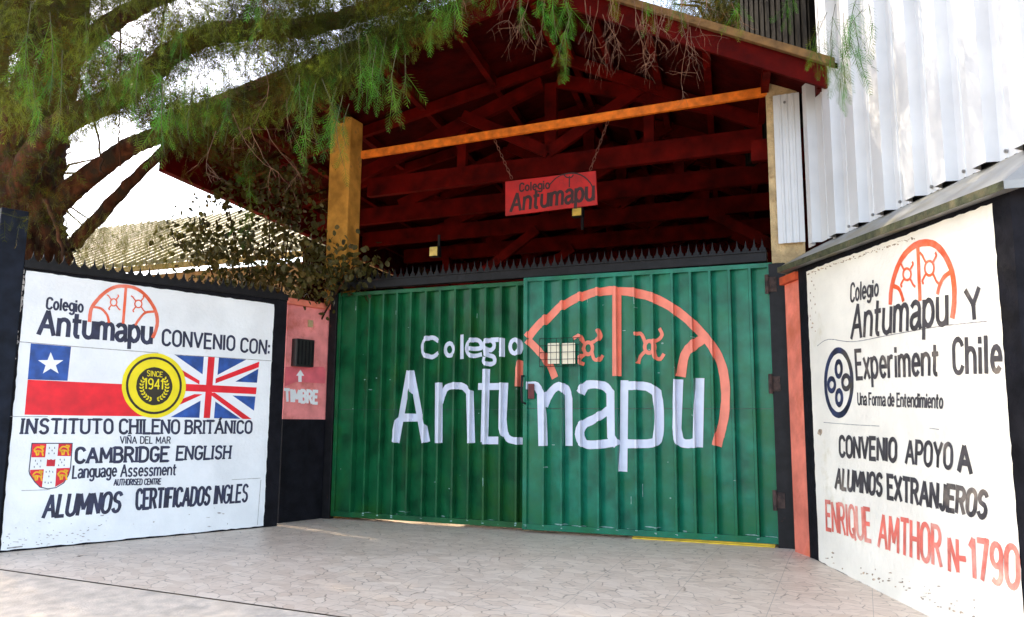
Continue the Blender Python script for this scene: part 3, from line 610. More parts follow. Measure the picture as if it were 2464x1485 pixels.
lt.text('Chile', [(1815, 968), (2200, 935), (2205, 1232), (1822, 1240)], r6, .028, .25)
lt.text('Una Forma de Entendimiento', [(618, 20), (1178, 28), (1175, 118), (620, 95)], r7, .013, .18, .32)
lt.text('CONVENIO', [(498, 305), (872, 322), (870, 465), (500, 430)], r7, .028)
lt.text('APOYO', [(940, 332), (1238, 355), (1235, 512), (935, 475)], r7, .024)
lt.text('A', [(1290, 368), (1345, 368), (1360, 540), (1283, 525)], r7, .032)
lt.text('ALUMNOS', [(480, 515), (778, 555), (775, 688), (473, 640)], r7, .028)
lt.text('EXTRANJEROS', [(815, 560), (1470, 672), (1455, 835), (818, 705)], r7, .028)
lt.build('lettering', charcoal, wr)
lt = Paint(PRw, .006)
lt.text('ENRIQUE', [(410, 730), (695, 782), (705, 990), (415, 910)], r7, .028)
lt.text('AMTHOR', [(762, 815), (1160, 900), (1165, 1150), (755, 1020)], r7, .028)
lt.text('N', [(1218, 972), (1270, 985), (1275, 1188), (1220, 1178)], r7, .028)
lt.text('-', [(1290, 1030), (1322, 1035), (1322, 1145), (1290, 1140)], r7, .03)
lt.text('1790', [(1355, 972), (1668, 1030), (1672, 1300), (1365, 1218)], r7, .030)
lt.build('lettering', fadered, wr, 'faded red address line')
em = Paint(PRw, .0065)
em.strokes_px([smooth_px([(1303, 670), (1310, 560), (1345, 420), (1400, 300), (1480, 215), (1560, 180), (1650, 185), (1720, 240), (1775, 330), (1810, 430), (1825, 560), (1822, 690), (1810, 780)])], .045, r6)
em.strokes_px([[(1527, 215), (1545, 640)]], .036, r6)
em.strokes_px([smooth_px([(1325, 530), (1370, 550), (1395, 600), (1408, 650)]), smooth_px([(1790, 420), (1740, 460), (1705, 530), (1690, 590)])], .03, r6)
em.strokes_px(knot(1440, 435, 33, 48)+knot(1622, 385, 38, 60), .017, r6)
em.build('emblem', orange, wr)
rb = Paint(PRw, .006); o_ = ell(2020, 921, 32, 78, 44); o_.append(o_[0]); rb.strokes_px([o_], .048)
for cx, cy, rx, ry in ((2020, 888, 7, 18), (2021, 957, 7, 17), (2003, 926, 8, 15), (2038, 920, 9, 16)): o_ = ell(cx, cy, rx, ry, 18); o_.append(o_[0]); rb.strokes_px([o_], .040, lay=.5)
rb.build('round_emblem', mat('dark_navy_emblem', (.02, .03, .08), .5, .5, 9, col2=(.07, .06, .05), fac2=(.5, .6), s2=3), wr)
jt = Paint(PRw, .0055); jt.strokes_px([smooth_px([(705, 1020), (800, 965), (1000, 985), (1300, 930), (1700, 860), (2090, 818)])], .006, r6); jt.strokes_px([[(395, 212), (600, 228), (760, 236)], [(1090, 250), (1150, 258)]], .005, r7)
jt.build('mortar_joint', mat('grey_joint', (.3, .29, .28), .9, .3, 30), wr)
ch = Paint(PRw, .005)
for _ in range(60):
    x = random.uniform(400, 1650); y = 1120+(x-380)*.40-abs(random.gauss(5, 70)); ch.poly_px(ell(x, y, random.uniform(2, 12), random.uniform(2, 8), 7, .5), r7)
for x in np.linspace(630, 1500, 70): ch.poly_px(ell(x+random.uniform(-9, 9), 425-(x-625)*.335+random.uniform(-6, 14), random.uniform(3, 12), random.uniform(2, 7), 7, .5), r6)
for y in np.linspace(430, 900, 16): ch.poly_px(ell(668+random.uniform(-25, 25), y, random.uniform(2, 9), random.uniform(4, 12), 7, .5), r6)
ch.poly_px(ell(372, 275, 14, 22, 9, .5), r7)
ch.build('paint_chips', mat('bare_sand_render', (.45, .34, .24), .9, .4, 20), wr)
sp0 = thing('salmon_pier', 'narrow salmon plaster pier between the gate post and the white wall on the right', 'pier', PRw.pt(-.33, 0))
build('pier_shaft', MB().box(PRw, -.48, -.172, -.2, 2.36, -.2, -.01), salmon, sp0); build('pier_cap', MB().box(PRw, -.50, -.172, 2.36, 2.43, -.22, .03), mat('red_orange_cap', (.62, .09, .03), .7, .2), sp0)

# ------------------------------------------------------------------ clad building on the right
cb = thing('clad_building', 'tall building clad in white ribbed metal sheet above the right hand wall', 'building', PRw.pt(1.0, 0, -.6))
clad = mat('white_ribbed_cladding', (.60, .61, .62), .34, .05, 3, .01, 8, .5)
PB = PRw.shift(-.25)
c7 = R('c7')
ribs = [(PB.az(c7(x0, y))[0], PB.az(c7(x1, y))[0]) for x0, x1, y in ((560, 604, 1240), (680, 732, 1185), (815, 875, 1115), (970, 1030, 1035), (1128, 1222, 950), (1335, 1415, 858))]
print('ribs', [(round(a, 2), round(b, 2)) for a, b in ribs])
def clad_sheet(pl, a0, a1, ribs, z0, z1, depth=.075, minor=2):
    pts = [(a0, 0)]; ed = a0
    rb_ = [r for r in ribs if a0 <= r[0] and r[1] <= a1]
    segs = [(a0, rb_[0][0] if rb_ else a1)]+[(rb_[i][1], rb_[i+1][0] if i+1 < len(rb_) else a1) for i in range(len(rb_))]
    pts = []
    for i, (p, q) in enumerate(segs):
        pts.append((p+(.02 if i else 0), 0))
        if q-p > .15:
            for k in range(minor):
                c = p+(q-p)*(k+1)/(minor+1); pts += [(c-.016, 0), (c-.008, .007), (c+.008, .007), (c+.016, 0)]
        pts.append((q-(.02 if i < len(segs)-1 else 0), 0))
        if i < len(rb_): pts += [(rb_[i][0]+.004, depth), (rb_[i][1]-.004, depth)]
    mb = MB()
    for k in range(len(pts)-1):
        (p, h0), (q, h1) = pts[k], pts[k+1]
        if q-p < 1e-4: continue
        mb.face([pl.pt(p, z0, h0), pl.pt(q, z0, h1), pl.pt(q, z1, h1), pl.pt(p, z1, h0)])
    return mb
step_ = .37; more = [(ribs[-1][0]+step_*(k+1), ribs[-1][1]+step_*(k+1)) for k in range(3)]
rib_all = [(a, a+.135) for a in [r[0] for r in ribs]+[r[0] for r in more]]
build('cladding', clad_sheet(PB, .0, 3.4, rib_all, 2.69, 7.6), clad, cb)
PA = PG.shift(.05)
build('cladding', clad_sheet(PA, PA.az((1866, 400))[0], 5.235, [], 2.78, 4.235, minor=3), clad, cb, 'short flat sheet on the pillar')
aJ = (PA.pt(5.235, 0)-PB.p) @ PB.d
build('cladding', clad_sheet(PB.shift(-.02), aJ, .01, [(aJ+.16, aJ+.24)], 2.72, 4.22, minor=1), clad, cb, 'short sheet below the eave')
build('wall_core', MB().box(PB, -.2, 3.4, 2.3, 7.5, -.8, -.06), mat('dark_building_core', (.05, .05, .05), .9), cb)
build('end_trim', MB().box(PB, -.03, .0, 4.25, 7.6, -.05, .05), clad, cb)
zs_ = mat('zinc_screw', (.3, .3, .3), .4, .1, metal=.8)
for a, b in rib_all[:7]:
    c = PB.pt(b+.09, 2.73, .006); build('screw', MB().tube([c, c+PB.n*.012], .012, 8), zs_, cb)
q = PA.az((1888, 247)); build('screw', MB().tube([PA.pt(q[0], q[1], .002), PA.pt(q[0], q[1], .014)], .013, 8), zs_, cb)
dw = MB(); pD = Plane(PB.pt(-.35, 0, -.05), -PB.d)
dw.box(pD, .0, 1.7, 4.0, 8.5, -.1, 0.)
for k in range(12): dw.box(pD, .04+.14*k, .11+.14*k, 4.0, 8.5, 0.001, .012)
build('side_wall', dw, mat('dark_weathered_sheet', (.008, .007, .006), .9, .4, 6, spec=.05), cb)

# ------------------------------------------------------------------ open hall behind the gate
hall = thing('open_hall', 'dark red timber hall with gabled roof on two ochre concrete pillars behind the gate', 'building', PG.pt(2.4, 0, -3))
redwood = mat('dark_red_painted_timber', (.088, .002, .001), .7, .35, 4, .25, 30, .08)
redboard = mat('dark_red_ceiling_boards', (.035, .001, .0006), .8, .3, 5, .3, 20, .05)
orangew = mat('orange_brown_batten', (.72, .16, .012), .6, .22, 12, .2, 40, .3)
# pillars
pA = PG.shift(-.08)
lp0 = pA.az((788, 500))[0]
build('pillar', MB().box(pA, lp0, lp0+.30, 0, (4.86, 4.80), -.26, 0), concrete, hall, bevel=.012)
rp0 = PG.az((1848, 400))[0]
build('pillar', MB().box(PG, rp0, rp0+.29, 0, (4.50, 4.44), -.3, -.005), concrete_g, hall, bevel=.012)
sl0, sl1 = PG.az((868, 372)), PG.az((1845, 218))
build('batten', MB().box(PG, sl0[0], sl1[0], (sl0[1]-.045, sl1[1]-.045), (sl0[1]+.045, sl1[1]+.045), -.05, .0), orangew, hall, bevel=.004)
bq = [PG.shift(-.5).az((1806, 338)), PG.shift(-.5).az((1845, 383))]
build('bracket', MB().box(PG.shift(-.5), bq[0][0], bq[1][0]+.05, bq[1][1], bq[0][1], -.1, 0), redwood, hall)
# roof
T = PG.pt(5.54, 0, .7); vaz = rad(-71); v = np.array([math.sin(vaz), math.cos(vaz), 0]); dz_ = rad(15); dd = np.array([math.sin(dz_), math.cos(dz_), 0])
FP = Plane(T, v)
rt = FP.hit((2007, 150)); rg = FP.hit((1290, -63)); lt_ = FP.hit((428, 276)); lm = FP.hit((983, 57))
slope_l = (lm-lt_)/np.linalg.norm(lm-lt_); ltip = lt_-slope_l*.35
print('roof', rt, rg, ltip)
DEP = 13.
up = np.array([0, 0, .05])
def slab(P, Q, t, u_=0.):
    return MB().hexa([P-up*t, Q-up*t, Q+dd*DEP-up*t, P+dd*DEP-up*t, P, Q, Q+dd*DEP, P+dd*DEP])
roofm = mat('rusty_corrugated_roofing', (.16, .05, .03), .6, .3, 4)
rgz = rg
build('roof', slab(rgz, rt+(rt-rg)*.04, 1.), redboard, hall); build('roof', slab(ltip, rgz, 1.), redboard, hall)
def rake(P, Q, drop, th, off, m_, nm):
    d_ = np.array([0, 0, 1.]); o = -dd*off
    return build(nm, MB().hexa([P+o-d_*drop, Q+o-d_*drop, Q+o-d_*drop+dd*th, P+o-d_*drop+dd*th, P+o, Q+o, Q+o+dd*th, P+o+dd*th]), m_, hall)
bargem = mat('dark_red_barge_paint', (.075, .0016, .0008), .7, .25, 5, .2, 30, .08)
rake(rg-up*1.02, rt-up*1.02, .20, .04, -.01, bargem, 'barge_board'); rake(ltip-up*1.02, rg-up*1.02, .20, .04, -.01, bargem, 'barge_board')
edge_m = mat('ochre_roof_edge', (.17, .085, .025), .8, .3, 10, .3, 40)
rake(rg+up*.35, rt+up*.35, .075, .05, .055, edge_m, 'roof_edge'); rake(ltip+up*.35, rg+up*.35, .075, .05, .055, roofm, 'roof_edge')
for P, Q in ((rg, rt), (rg, ltip)):            # purlins under both slopes
    for u_ in (.02, .2, .4, .6, .8, .97):
        A = P+(Q-P)*u_-up*2.2; build('purlin', MB().beam(A+dd*.25, A+dd*DEP, .07, .11), redwood, hall)
    for k in range(1, 8):
        o = dd*(.15+1.5*k); build('rafter', MB().beam(P-up*3.+o, Q-up*3.+o, .07, .13), redwood, hall)
# trusses across the hall
chz = PG.shift(-.9).az((1840, 335))[1]
for k, e in enumerate((-.9, -2.1, -3.35, -4.7, -6.1, -7.6)):
    pl = PG.shift(e); tr = MB(); z = chz-.02*k; c = 2.35+.1*k
    tr.box(pl, -1.9 if k > 0 else -.2, 5.3, z-.12, z+.12, -.04, .04)
    tz = z+1.05
    tr.beam(pl.pt(c, z+.1, -.045), pl.pt(c, tz, -.045), .07, .15, up=tuple(pl.d))
    for s in (-1, 1):
        tr.beam(pl.pt(c, z+.15, .045), pl.pt(c+s*1.15, z+.78, .045), .06, .14, up=(0, 0, 1)); tr.beam(pl.pt(c+s*1.2, z+.1, -.05), pl.pt(c+s*1.2, z+.8, -.05), .06, .12, up=tuple(pl.d))
        tr.beam(pl.pt(c+s*.1, tz, 0), pl.pt(c+s*2.9, z+.12, 0), .07, .16)
        if k > 1: tr.beam(pl.pt(c+s*1.3, z-.1, .05), pl.pt(c+s*2.6, z-.95, .05), .06, .14)
    if k > 2: tr.beam(pl.pt(-1.0, z-.1, .05), pl.pt(-1.0, .1, .05), .13, .13, up=tuple(pl.d)); tr.box(pl, -1.9, 5.3, z-.72, z-.5, -.03, .03)
    build('truss', tr, redwood, hall)
pw0 = PG.shift(-.6)
eaveA = ltip+dd*.2-np.array([0, 0, .27])
build('wall_plate', MB().beam(eaveA, eaveA+dd*12, .1, .46), redwood, hall)
darkin = mat('blackish_red_boards', (.03, .0012, .001), .9, .3, 5, spec=.05)  # darker red than the roof timber
back = PG.shift(-10.5)
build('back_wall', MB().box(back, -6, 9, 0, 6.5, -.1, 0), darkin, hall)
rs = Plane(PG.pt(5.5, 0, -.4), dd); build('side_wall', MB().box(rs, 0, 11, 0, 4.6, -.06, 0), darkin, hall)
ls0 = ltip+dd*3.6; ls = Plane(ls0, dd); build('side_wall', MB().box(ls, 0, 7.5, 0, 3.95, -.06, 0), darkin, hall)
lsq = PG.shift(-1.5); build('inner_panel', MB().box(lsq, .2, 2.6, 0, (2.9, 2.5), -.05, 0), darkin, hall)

# hanging sign
s5 = R('s5'); PS = PG.shift(-.03)
q = [PS.az(p) for p in ((1217, 438), (1434, 412), (1438, 493), (1217, 520))]
sg = thing('hanging_sign', 'red painted board with dark lettering hung on two chains from the orange batten', 'sign', PS.pt((q[0][0]+q[1][0])/2, q[0][1]))
mb = MB(); f_ = [PS.pt(*p, .012) for p in q]; b_ = [PS.pt(*p, -.012) for p in q]; mb.hexa([b_[3], b_[2], f_[2], f_[3], b_[0], b_[1], f_[1], f_[0]])
build('board', mb, mat('red_sign_paint', (.42, .006, .004), .5, .18, 6), sg)
tp = Paint(PS, .015); tp.text('Colegio', [(1480, 655), (1702, 632), (1705, 692), (1478, 715)], s5, .016)
tp.text('Antumapu', [(1425, 735), (2038, 632), (2035, 778), (1412, 865)], s5, .030)
tp.strokes_px([smooth_px([(1705, 665), (1760, 610), (1830, 582), (1910, 580), (1980, 615), (2030, 680), (2045, 765)])], .014, s5, .2); tp.strokes_px([[(1855, 600), (1855, 680)], smooth_px([(1815, 590), (1835, 608), (1870, 608), (1885, 590)])], .014, s5, .3)
tp.build('lettering', mat('dark_maroon_lettering', (.03, .006, .006), .6, .2), sg)
tp = Paint(PS, .0145); tp.strokes_px(knot(1795, 640, 14, 13), .007, s5); tp.build('emblem', mat('dull_red_marks', (.3, .01, .01), .6), sg)
tp = Paint(PS, .0145); tp.strokes_px(knot(1930, 625, 14, 13), .007, s5); tp.build('emblem', mat('dull_red_marks', (.3, .01, .01), .6), sg)
def chain(pA_, pB_, n=11):
    mb = MB(); A, B = PS.pt(*PS.az(pA_), -.0), PS.pt(*PS.az(pB_), 0); L_ = np.linalg.norm(B-A)/n; d = (B-A)/np.linalg.norm(B-A)
    for i in range(n):
        c = A+(B-A)*(i+.5)/n; s = PS.d if i % 2 == 0 else PS.n; s = s-d*(s @ d); s /= np.linalg.norm(s)
        P = [c+d*L_*.62*math.cos(t)+s*.013*math.sin(t) for t in np.linspace(0, 2*math.pi, 11)]; mb.tube(P, .0036, 5)
    return mb
cm_ = mat('rusty_chain', (.14, .04, .02), .6, .3, 20)
build('chain', chain((1190, 336), (1232, 431)), cm_, sg); build('chain', chain((1463, 292), (1420, 410)), cm_, sg)

# floodlights
lens = mat('glass_with_yellow_reflection', (.85, .55, .12), .25, .2, 9)  # yellow reflection put into the glass colour
def flood(px, pl, wd, hh, label, above):
    a, z = pl.az(px); t = thing('floodlight', label, 'lamp', pl.pt(a, z), 'floodlights under the hall roof')
    build('housing', MB().box(pl, a-wd/2-.012, a+wd/2+.012, z-hh/2-.012, z+hh/2+.012, -.09, -.004), steel, t, bevel=.006); build('glass', MB().box(pl, a-wd/2, a+wd/2, z-hh/2, z+hh/2, -.004, .006), lens, t)
    s = 1 if above else -1; build('bracket', MB().beam(pl.pt(a+.05, z, -.05), pl.pt(a+.05, z+s*(hh/2+.16), -.05), .02, .03, up=tuple(pl.d)), steel, t)
flood((1043, 605), PG.shift(-.8), .105, .11, 'square floodlight on the dark left side of the hall above the spiked header', True)
flood((1388, 510), PG.shift(-.7), .105, .085, 'small floodlight just below the hanging red sign', False)

# ------------------------------------------------------------------ steel fence post at the far left
fp = thing('fence_post', 'dark blue black steel post with wire mesh at the left end of the white wall', 'fence', PLw.pt(-.2, 0))
navysteel = mat('blue_black_steel', (.007, .010, .018), .6, .3, 9, spec=.15)
build('post', MB().box(PLw, -.235, -.025, -.1, PLw.shift(.02).az((40, 505))[1], -.16, .03), navysteel, fp, bevel=.006)
mm = MB()
for k in range(14): mm.tube([PLw.pt(-.235, .2+.2*k, -.05), PLw.pt(-2.2, .2+.2*k, -.05)], .004, 5)
for k in range(16): mm.tube([PLw.pt(-.3-.12*k, .1, -.05), PLw.pt(-.3-.12*k, 2.9, -.05)], .004, 5)
build('wire_mesh', mm, navysteel, fp)

# ------------------------------------------------------------------ house with sunlit ribbed roof beyond the wall
hs = PG.shift(-5.5); a0 = hs.az((60, 655)); a1 = hs.az((900, 600))
hz = a0[1]-.12
ho = thing('neighbour_house', 'low house with pale ribbed metal roof seen between the tree and the hall', 'house', hs.pt((a0[0]+a1[0])/2, 0))
mb = MB(); up_e, up_z = -4.2, 2.35; L0, L1 = a0[0]-3, a1[0]+.5; nrib = 44
for k in range(nrib):
    p = L0+(L1-L0)*k/nrib; q_ = L0+(L1-L0)*(k+1)/nrib; m1, m2 = p+(q_-p)*.62, p+(q_-p)*.8
    for (s0, h0), (s1, h1) in (((p, 0), (m1, 0)), ((m1, 0), (m1+.02, .11)), ((m1+.02, .11), (m2, .11)), ((m2, .11), (m2+.02, 0)), ((m2+.02, 0), (q_, 0))):
        mb.face([hs.pt(s0, hz+h0, 0), hs.pt(s1, hz+h1, 0), hs.pt(s1, hz+up_z+h1, up_e), hs.pt(s0, hz+up_z+h0, up_e)])
build('roof', mb, mat('pale_ribbed_roofing', (.30, .25, .13), .5, .15, 2), ho)
build('wall', MB().box(hs, L0+.3, L1-.3, 0, hz-.1, -4, -.5), mat('ochre_house_wall', (.32, .2, .1), .9, .2), ho)
build('gutter', MB().box(hs, L0, L1, hz-.12, hz-.01, -.02, .09), mat('cream_gutter', (.30, .20, .05), .6, .1), ho)
for k in range(3): build('window', MB().box(hs, L0+3+2.4*k, L0+4+2.4*k, 1, 2.2, -.5, -.47), mat('dark_window_glass', (.02, .02, .025), .1), ho)

# ------------------------------------------------------------------ foliage helpers (numpy instancing of whole fronds into one crown mesh)
def frond(nl, L=.27, lw=.014, ll=.06):
    V = []; Fq = []
    def quad(a, b, c, d): i = len(V); V.extend([a, b, c, d]); Fq.append((i, i+1, i+2, i+3))
    quad((-.0016, 0, 0), (.0016, 0, 0), (.0009, 0, -L), (-.0009, 0, -L))
    for i in range(nl):
        t = (i+.6)/nl; z = -L*t; l = ll*(1-.55*abs(t-.35)**1.2-.35*max(0, t-.75)/.25)
        for s in (-1, 1):
            ang = rad(38+18*t); dx, dz = s*math.cos(ang)*l, -math.sin(ang)*l; y = random.uniform(-.012, .012); px, pz = -dz*s*lw/l*.5, dx*s*lw/l*.5
            quad((0, 0, z), (dx*.45+px*-1, y*.5, z+dz*.45+abs(pz)), (dx, y, z+dz), (dx*.45+px, y*.5, z+dz*.45-abs(pz)))
    return np.array(V), np.array(Fq)
FR = [frond(12, .27, .015, .068), frond(11, .25, .015, .064), frond(13, .31, .016, .07), frond(9, .21, .014, .058)]
FRL = [frond(8, .26, .021, .06), frond(7, .3, .023, .065)]
FRM = [frond(7, .27, .030, .078), frond(6, .22, .028, .07), frond(8, .31, .030, .075), FR[0], FR[1]]
def oval_leaf():
    V = [(0, 0, 0)]+[(.5*math.sin(t)*(.5 if 0 else .56), .06*math.sin(t*2), -.5+.5*math.cos(t)) for t in np.linspace(.35, 2*math.pi-.35, 9)]
    return np.array(V), None
def instance(protos, P, Rm, sc):               # P nx3, Rm nx3x3, sc n
    VV, FF = [], []; off = 0; idx = rng.integers(0, len(protos), len(P))
    for k, (V, Fq) in enumerate(protos):
        sel = np.where(idx == k)[0]
        if not len(sel): continue
        W = np.einsum('nij,vj->nvi', Rm[sel], V)*sc[sel, None, None]+P[sel, None, :]
        n = len(V); FF.append((Fq[None]+(np.arange(len(sel))*n)[:, None, None]+off).reshape(-1, Fq.shape[1])); VV.append(W.reshape(-1, 3)); off += n*len(sel)
    return np.concatenate(VV), np.concatenate(FF)
def rots(n, tilt=.35):                          # hanging: random yaw, small tilt
    y = rng.uniform(0, 2*math.pi, n); a = rng.normal(0, tilt, n); b = rng.normal(0, tilt, n)
    cz, sz = np.cos(y), np.sin(y); Z = np.zeros(n); O = np.ones(n)
    Rz = np.array([[cz, -sz, Z], [sz, cz, Z], [Z, Z, O]]).transpose(2, 0, 1)
    Rx = np.array([[O, Z, Z], [Z, np.cos(a), -np.sin(a)], [Z, np.sin(a), np.cos(a)]]).transpose(2, 0, 1); Ry = np.array([[np.cos(b), Z, np.sin(b)], [Z, O, Z], [-np.sin(b), Z, np.cos(b)]]).transpose(2, 0, 1)
    return Ry @ Rx @ Rz
def facing(n, spread=.7):                       # yaw roughly so the flat of the frond is seen from the street
    M = rots(n, .3); y = rng.normal(0, spread, n); cz, sz = np.cos(y), np.sin(y); Z = np.zeros(n); O = np.ones(n)
    Rz = np.array([[cz, -sz, Z], [sz, cz, Z], [Z, Z, O]]).transpose(2, 0, 1)
    a = rng.normal(0, .3, n); b = rng.normal(0, .28, n)
    Rx = np.array([[O, Z, Z], [Z, np.cos(a), -np.sin(a)], [Z, np.sin(a), np.cos(a)]]).transpose(2, 0, 1); Ry = np.array([[np.cos(b), Z, np.sin(b)], [Z, O, Z], [-np.sin(b), Z, np.cos(b)]]).transpose(2, 0, 1)
    return Rz @ Ry @ Rx
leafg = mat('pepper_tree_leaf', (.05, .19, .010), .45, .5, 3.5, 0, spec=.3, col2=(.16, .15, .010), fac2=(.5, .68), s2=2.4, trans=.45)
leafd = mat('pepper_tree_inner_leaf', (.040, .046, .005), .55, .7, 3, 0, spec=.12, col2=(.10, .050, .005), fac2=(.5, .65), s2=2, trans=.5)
bark = mat('red_brown_bark', (.065, .022, .010), .95, .5, 9, 1.0, 22, .1, stretch=(1, 1, .35), col2=(.03, .02, .012), fac2=(.45, .6), s2=7)
twigm = mat('dry_twig', (.14, .06, .03), .8, .4, 8); twigg = mat('green_twig', (.06, .055, .018), .8, .3, 8)

tree = thing('pepper_tree', 'large pepper tree behind the white wall with drooping feathery fronds over the hall roof', 'tree', at(40, 1005, 9.3)*np.array([1, 1, 0]))
# trunk and limbs
tr = MB()
def limb(pts, r0, r1_, wob=.10, jit=.015):
    P = [at(*p) for p in pts]; Q = smooth_px(P, 9); n = len(Q); Q = [np.array(q_)+rng.normal(0, jit*.4, 3)*(0 if i in (0,) else 1) for i, q_ in enumerate(Q)]
    ridged(tr, Q, [.72*(r0+(r1_-r0)*i/(n-1)) for i in range(n)], 22 if r0 > .08 else 8, .08)
b0 = at(50, 1000, 9.3); b0[2] = 0; 
Pt = [b0, at(50, 700, 9.3), at(48, 520, 9.3), at(70, 350, 9.2), at(118, 180, 9.), at(150, 40, 8.8), at(200, -250, 8.5), at(330, -600, 8.)]; Qt = smooth_px(Pt, 5)
def ridged(mb, pts, rads, n=46, amp=.09):
    i0 = len(mb.v); tube_ = MB(); tube_.tube(pts, rads, n, 0); k = len(pts); ph = rng.uniform(0, 6, 6); V = [np.array(q_) for q_ in tube_.v]
    for j in range(k):
        c = np.array(pts[j])
        for q_ in range(n):
            t = 2*math.pi*q_/n; f_ = 1+amp*(math.sin(7*t+j*.35+ph[0])*.5+math.sin(13*t-j*.5+ph[1])*.45+math.sin(3*t+j*.2+ph[2])*.6+rng.normal(0, .35)); V[j*n+q_] = c+(V[j*n+q_]-c)*f_
    mb.v += [tuple(q_) for q_ in V]; mb.f += [tuple(i+i0 for i in f_) for f_ in tube_.f]
Qt = smooth_px(Pt, 16); ridged(tr, Qt, list(np.interp(np.linspace(0, 1, len(Qt)), [0, .3, .5, 1], [.54, .44, .34, .12])))
build('trunk', tr, bark, tree, smooth=True); tr = MB()
limb([(60, 600, 9.3), (130, 500, 9.2), (215, 425, 9.), (300, 362, 8.8), (350, 335, 8.6), (440, 310, 8.3), (560, 250, 8)], .20, .09); build('limb', tr, bark, tree, smooth=True); tr = MB()
limb([(130, 690, 9.4), (170, 600, 9.3), (235, 525, 9.3), (300, 455, 9.2), (360, 395, 9.1), (430, 330, 9)], .12, .07); build('limb', tr, bark, tree, smooth=True); tr = MB()
limb([(20, 520, 9.2), (90, 360, 8.6), (170, 285, 8.1), (260, 245, 7.6), (350, 185, 7.1), (440, 110, 6.7), (560, 75, 6.3), (760, 60, 6.0), (950, 5, 5.8), (1200, -70, 5.7), (1600, -110, 5.6), (1950, -100, 5.6)], .20, .04); build('limb', tr, bark, tree, smooth=True); tr = MB()
limb([(120, 200, 9.), (260, 60, 8.4), (420, -20, 7.6), (620, -40, 7.), (800, -20, 6.7)], .16, .05); build('limb', tr, bark, tree, smooth=True); tr = MB()
limb([(95, 260, 9.), (60, 60, 8.2), (0, -120, 7.4), (-200, -300, 6.5)], .17, .07); build('limb', tr, bark, tree, smooth=True); tr = MB()
limb([(130, 0, 8.2), (165, 130, 7.6), (205, 230, 7.2), (230, 300, 7.0), (250, 420, 7.0)], .022, .012, .05, .02); limb([(285, 330, 7.3), (292, 420, 7.3)], .012, .006, .05, .01); limb([(290, 0, 7.3), (288, 240, 7.3), (287, 330, 7.3)], .012, .007, .05, .01); limb([(400, -10, 6.8), (388, 120, 6.7), (392, 330, 6.6)], .014, .006, .05, .01); limb([(110, 480, 8), (150, 600, 7.9), (148, 690, 7.9)], .03, .02, .05, .02)
build('branch', tr, bark, tree, smooth=True)

# hanging sprays: stem + fronds. (x, y top, y tip, depth)
near = [(75, 40, 290, 5.2), (120, 60, 270, 5.0), (105, 150, 330, 5.0), (150, 150, 330, 4.9), (60, 120, 240, 5.4), (255, 90, 255, 5.2), (205, 60, 190, 5.6), (235, 140, 265, 5.5), (310, 120, 225, 5.3), (340, 140, 350, 4.8), (365, 200, 340, 5.0), (392, 230, 370, 4.8), (410, 200, 300, 5.2),
        (430, 40, 200, 5.6), (385, 40, 140, 5.6), (455, 180, 300, 5.4), (500, 220, 300, 5.5), (520, 225, 325, 5.4), (545, 80, 240, 5.7), (620, -30, 40, 5.0), (680, 10, 70, 5.6), (610, 380, 470, 7.2), (600, 450, 600, 7.4), (560, 60, 170, 6.0),
        (735, 110, 250, 5.6), (720, 210, 350, 5.2), (742, 260, 385, 4.9), (760, 230, 350, 5.1), (775, 220, 340, 5.3), (790, 130, 250, 5.6), (825, 260, 400, 5.2), (840, 280, 360, 5.3), (810, 240, 320, 5.4), (862, 100, 235, 5.2), (880, 110, 245, 5.2), (905, 140, 230, 5.2), (930, 120, 215, 5.3), (955, 150, 255, 5.0), (975, 160, 240, 5.2), (880, 60, 165, 5.4), (915, 40, 130, 5.5),
        (960, 30, 100, 5.5), (1010, -10, 70, 5.4), (1040, -20, 80, 5.2), (1085, -30, 72, 5.1), (1060, -30, 50, 5.3), (1300, -20, 70, 5.5), (1330, -30, 100, 5.5), (1375, 60, 145, 5.2), (1350, 10, 120, 5.5), (1390, -20, 60, 5.5), (1260, -30, 30, 5.6), (1450, -30, 40, 5.7), (1560, -30, 40, 5.7), (1640, -20, 60, 5.8), (1780, -40, 30, 5.8), (1900, -40, 40, 5.8), (1120, -30, 20, 5.6), (1205, -30, 25, 5.6),
        (2030, 60, 250, 5.5), (2010, 40, 150, 5.6), (2045, 70, 160, 5.5), (2055, 80, 160, 5.3), (2075, 55, 170, 5.2), (2060, 30, 120, 5.5), (2090, 40, 110, 5.4), (1990, 60, 180, 5.7), (2022, 150, 255, 5.4), (1970, 80, 150, 5.8), (2000, 100, 200, 5.7)]
st = MB(); P = []; sc = []
def spray(x, y0, y1, dep, dens=1., scale=1., lists=None):
    A = at(x, y0-30, dep); B = at(x+random.uniform(-12, 12), y1, dep+random.uniform(-.15, .15)); L_ = np.linalg.norm(B-A)
    mid = (A+B)/2+rng.normal(0, .04, 3); pts = smooth_px([A, mid, B], 4)
    n = max(3, int(L_/.05*dens)); pp, ss = lists
    if st is not None: st.tube(pts, [.0024*(1-.6*i/(len(pts)-1)) for i in range(len(pts))], 5)
    for i in range(n):
        t = random.uniform(0, 1)**.8; q_ = A+(B-A)*t*.8+4*t*(1-t)*(mid-(A+B)/2)+rng.normal(0, .0015, 3); pp.append(q_); ss.append(scale*random.uniform(.65, 1.05)*(1-.2*t))
for a in near:
    st = MB(); P = []; sc = []; spray(*a, dens=.85, lists=(P, sc)); V, Fq = instance(FR, np.array(P), facing(len(P), .4), np.array(sc)*1.1)
    o = build('frond_spray', (V, Fq), leafg, tree); build('stem', st, twigg, o)
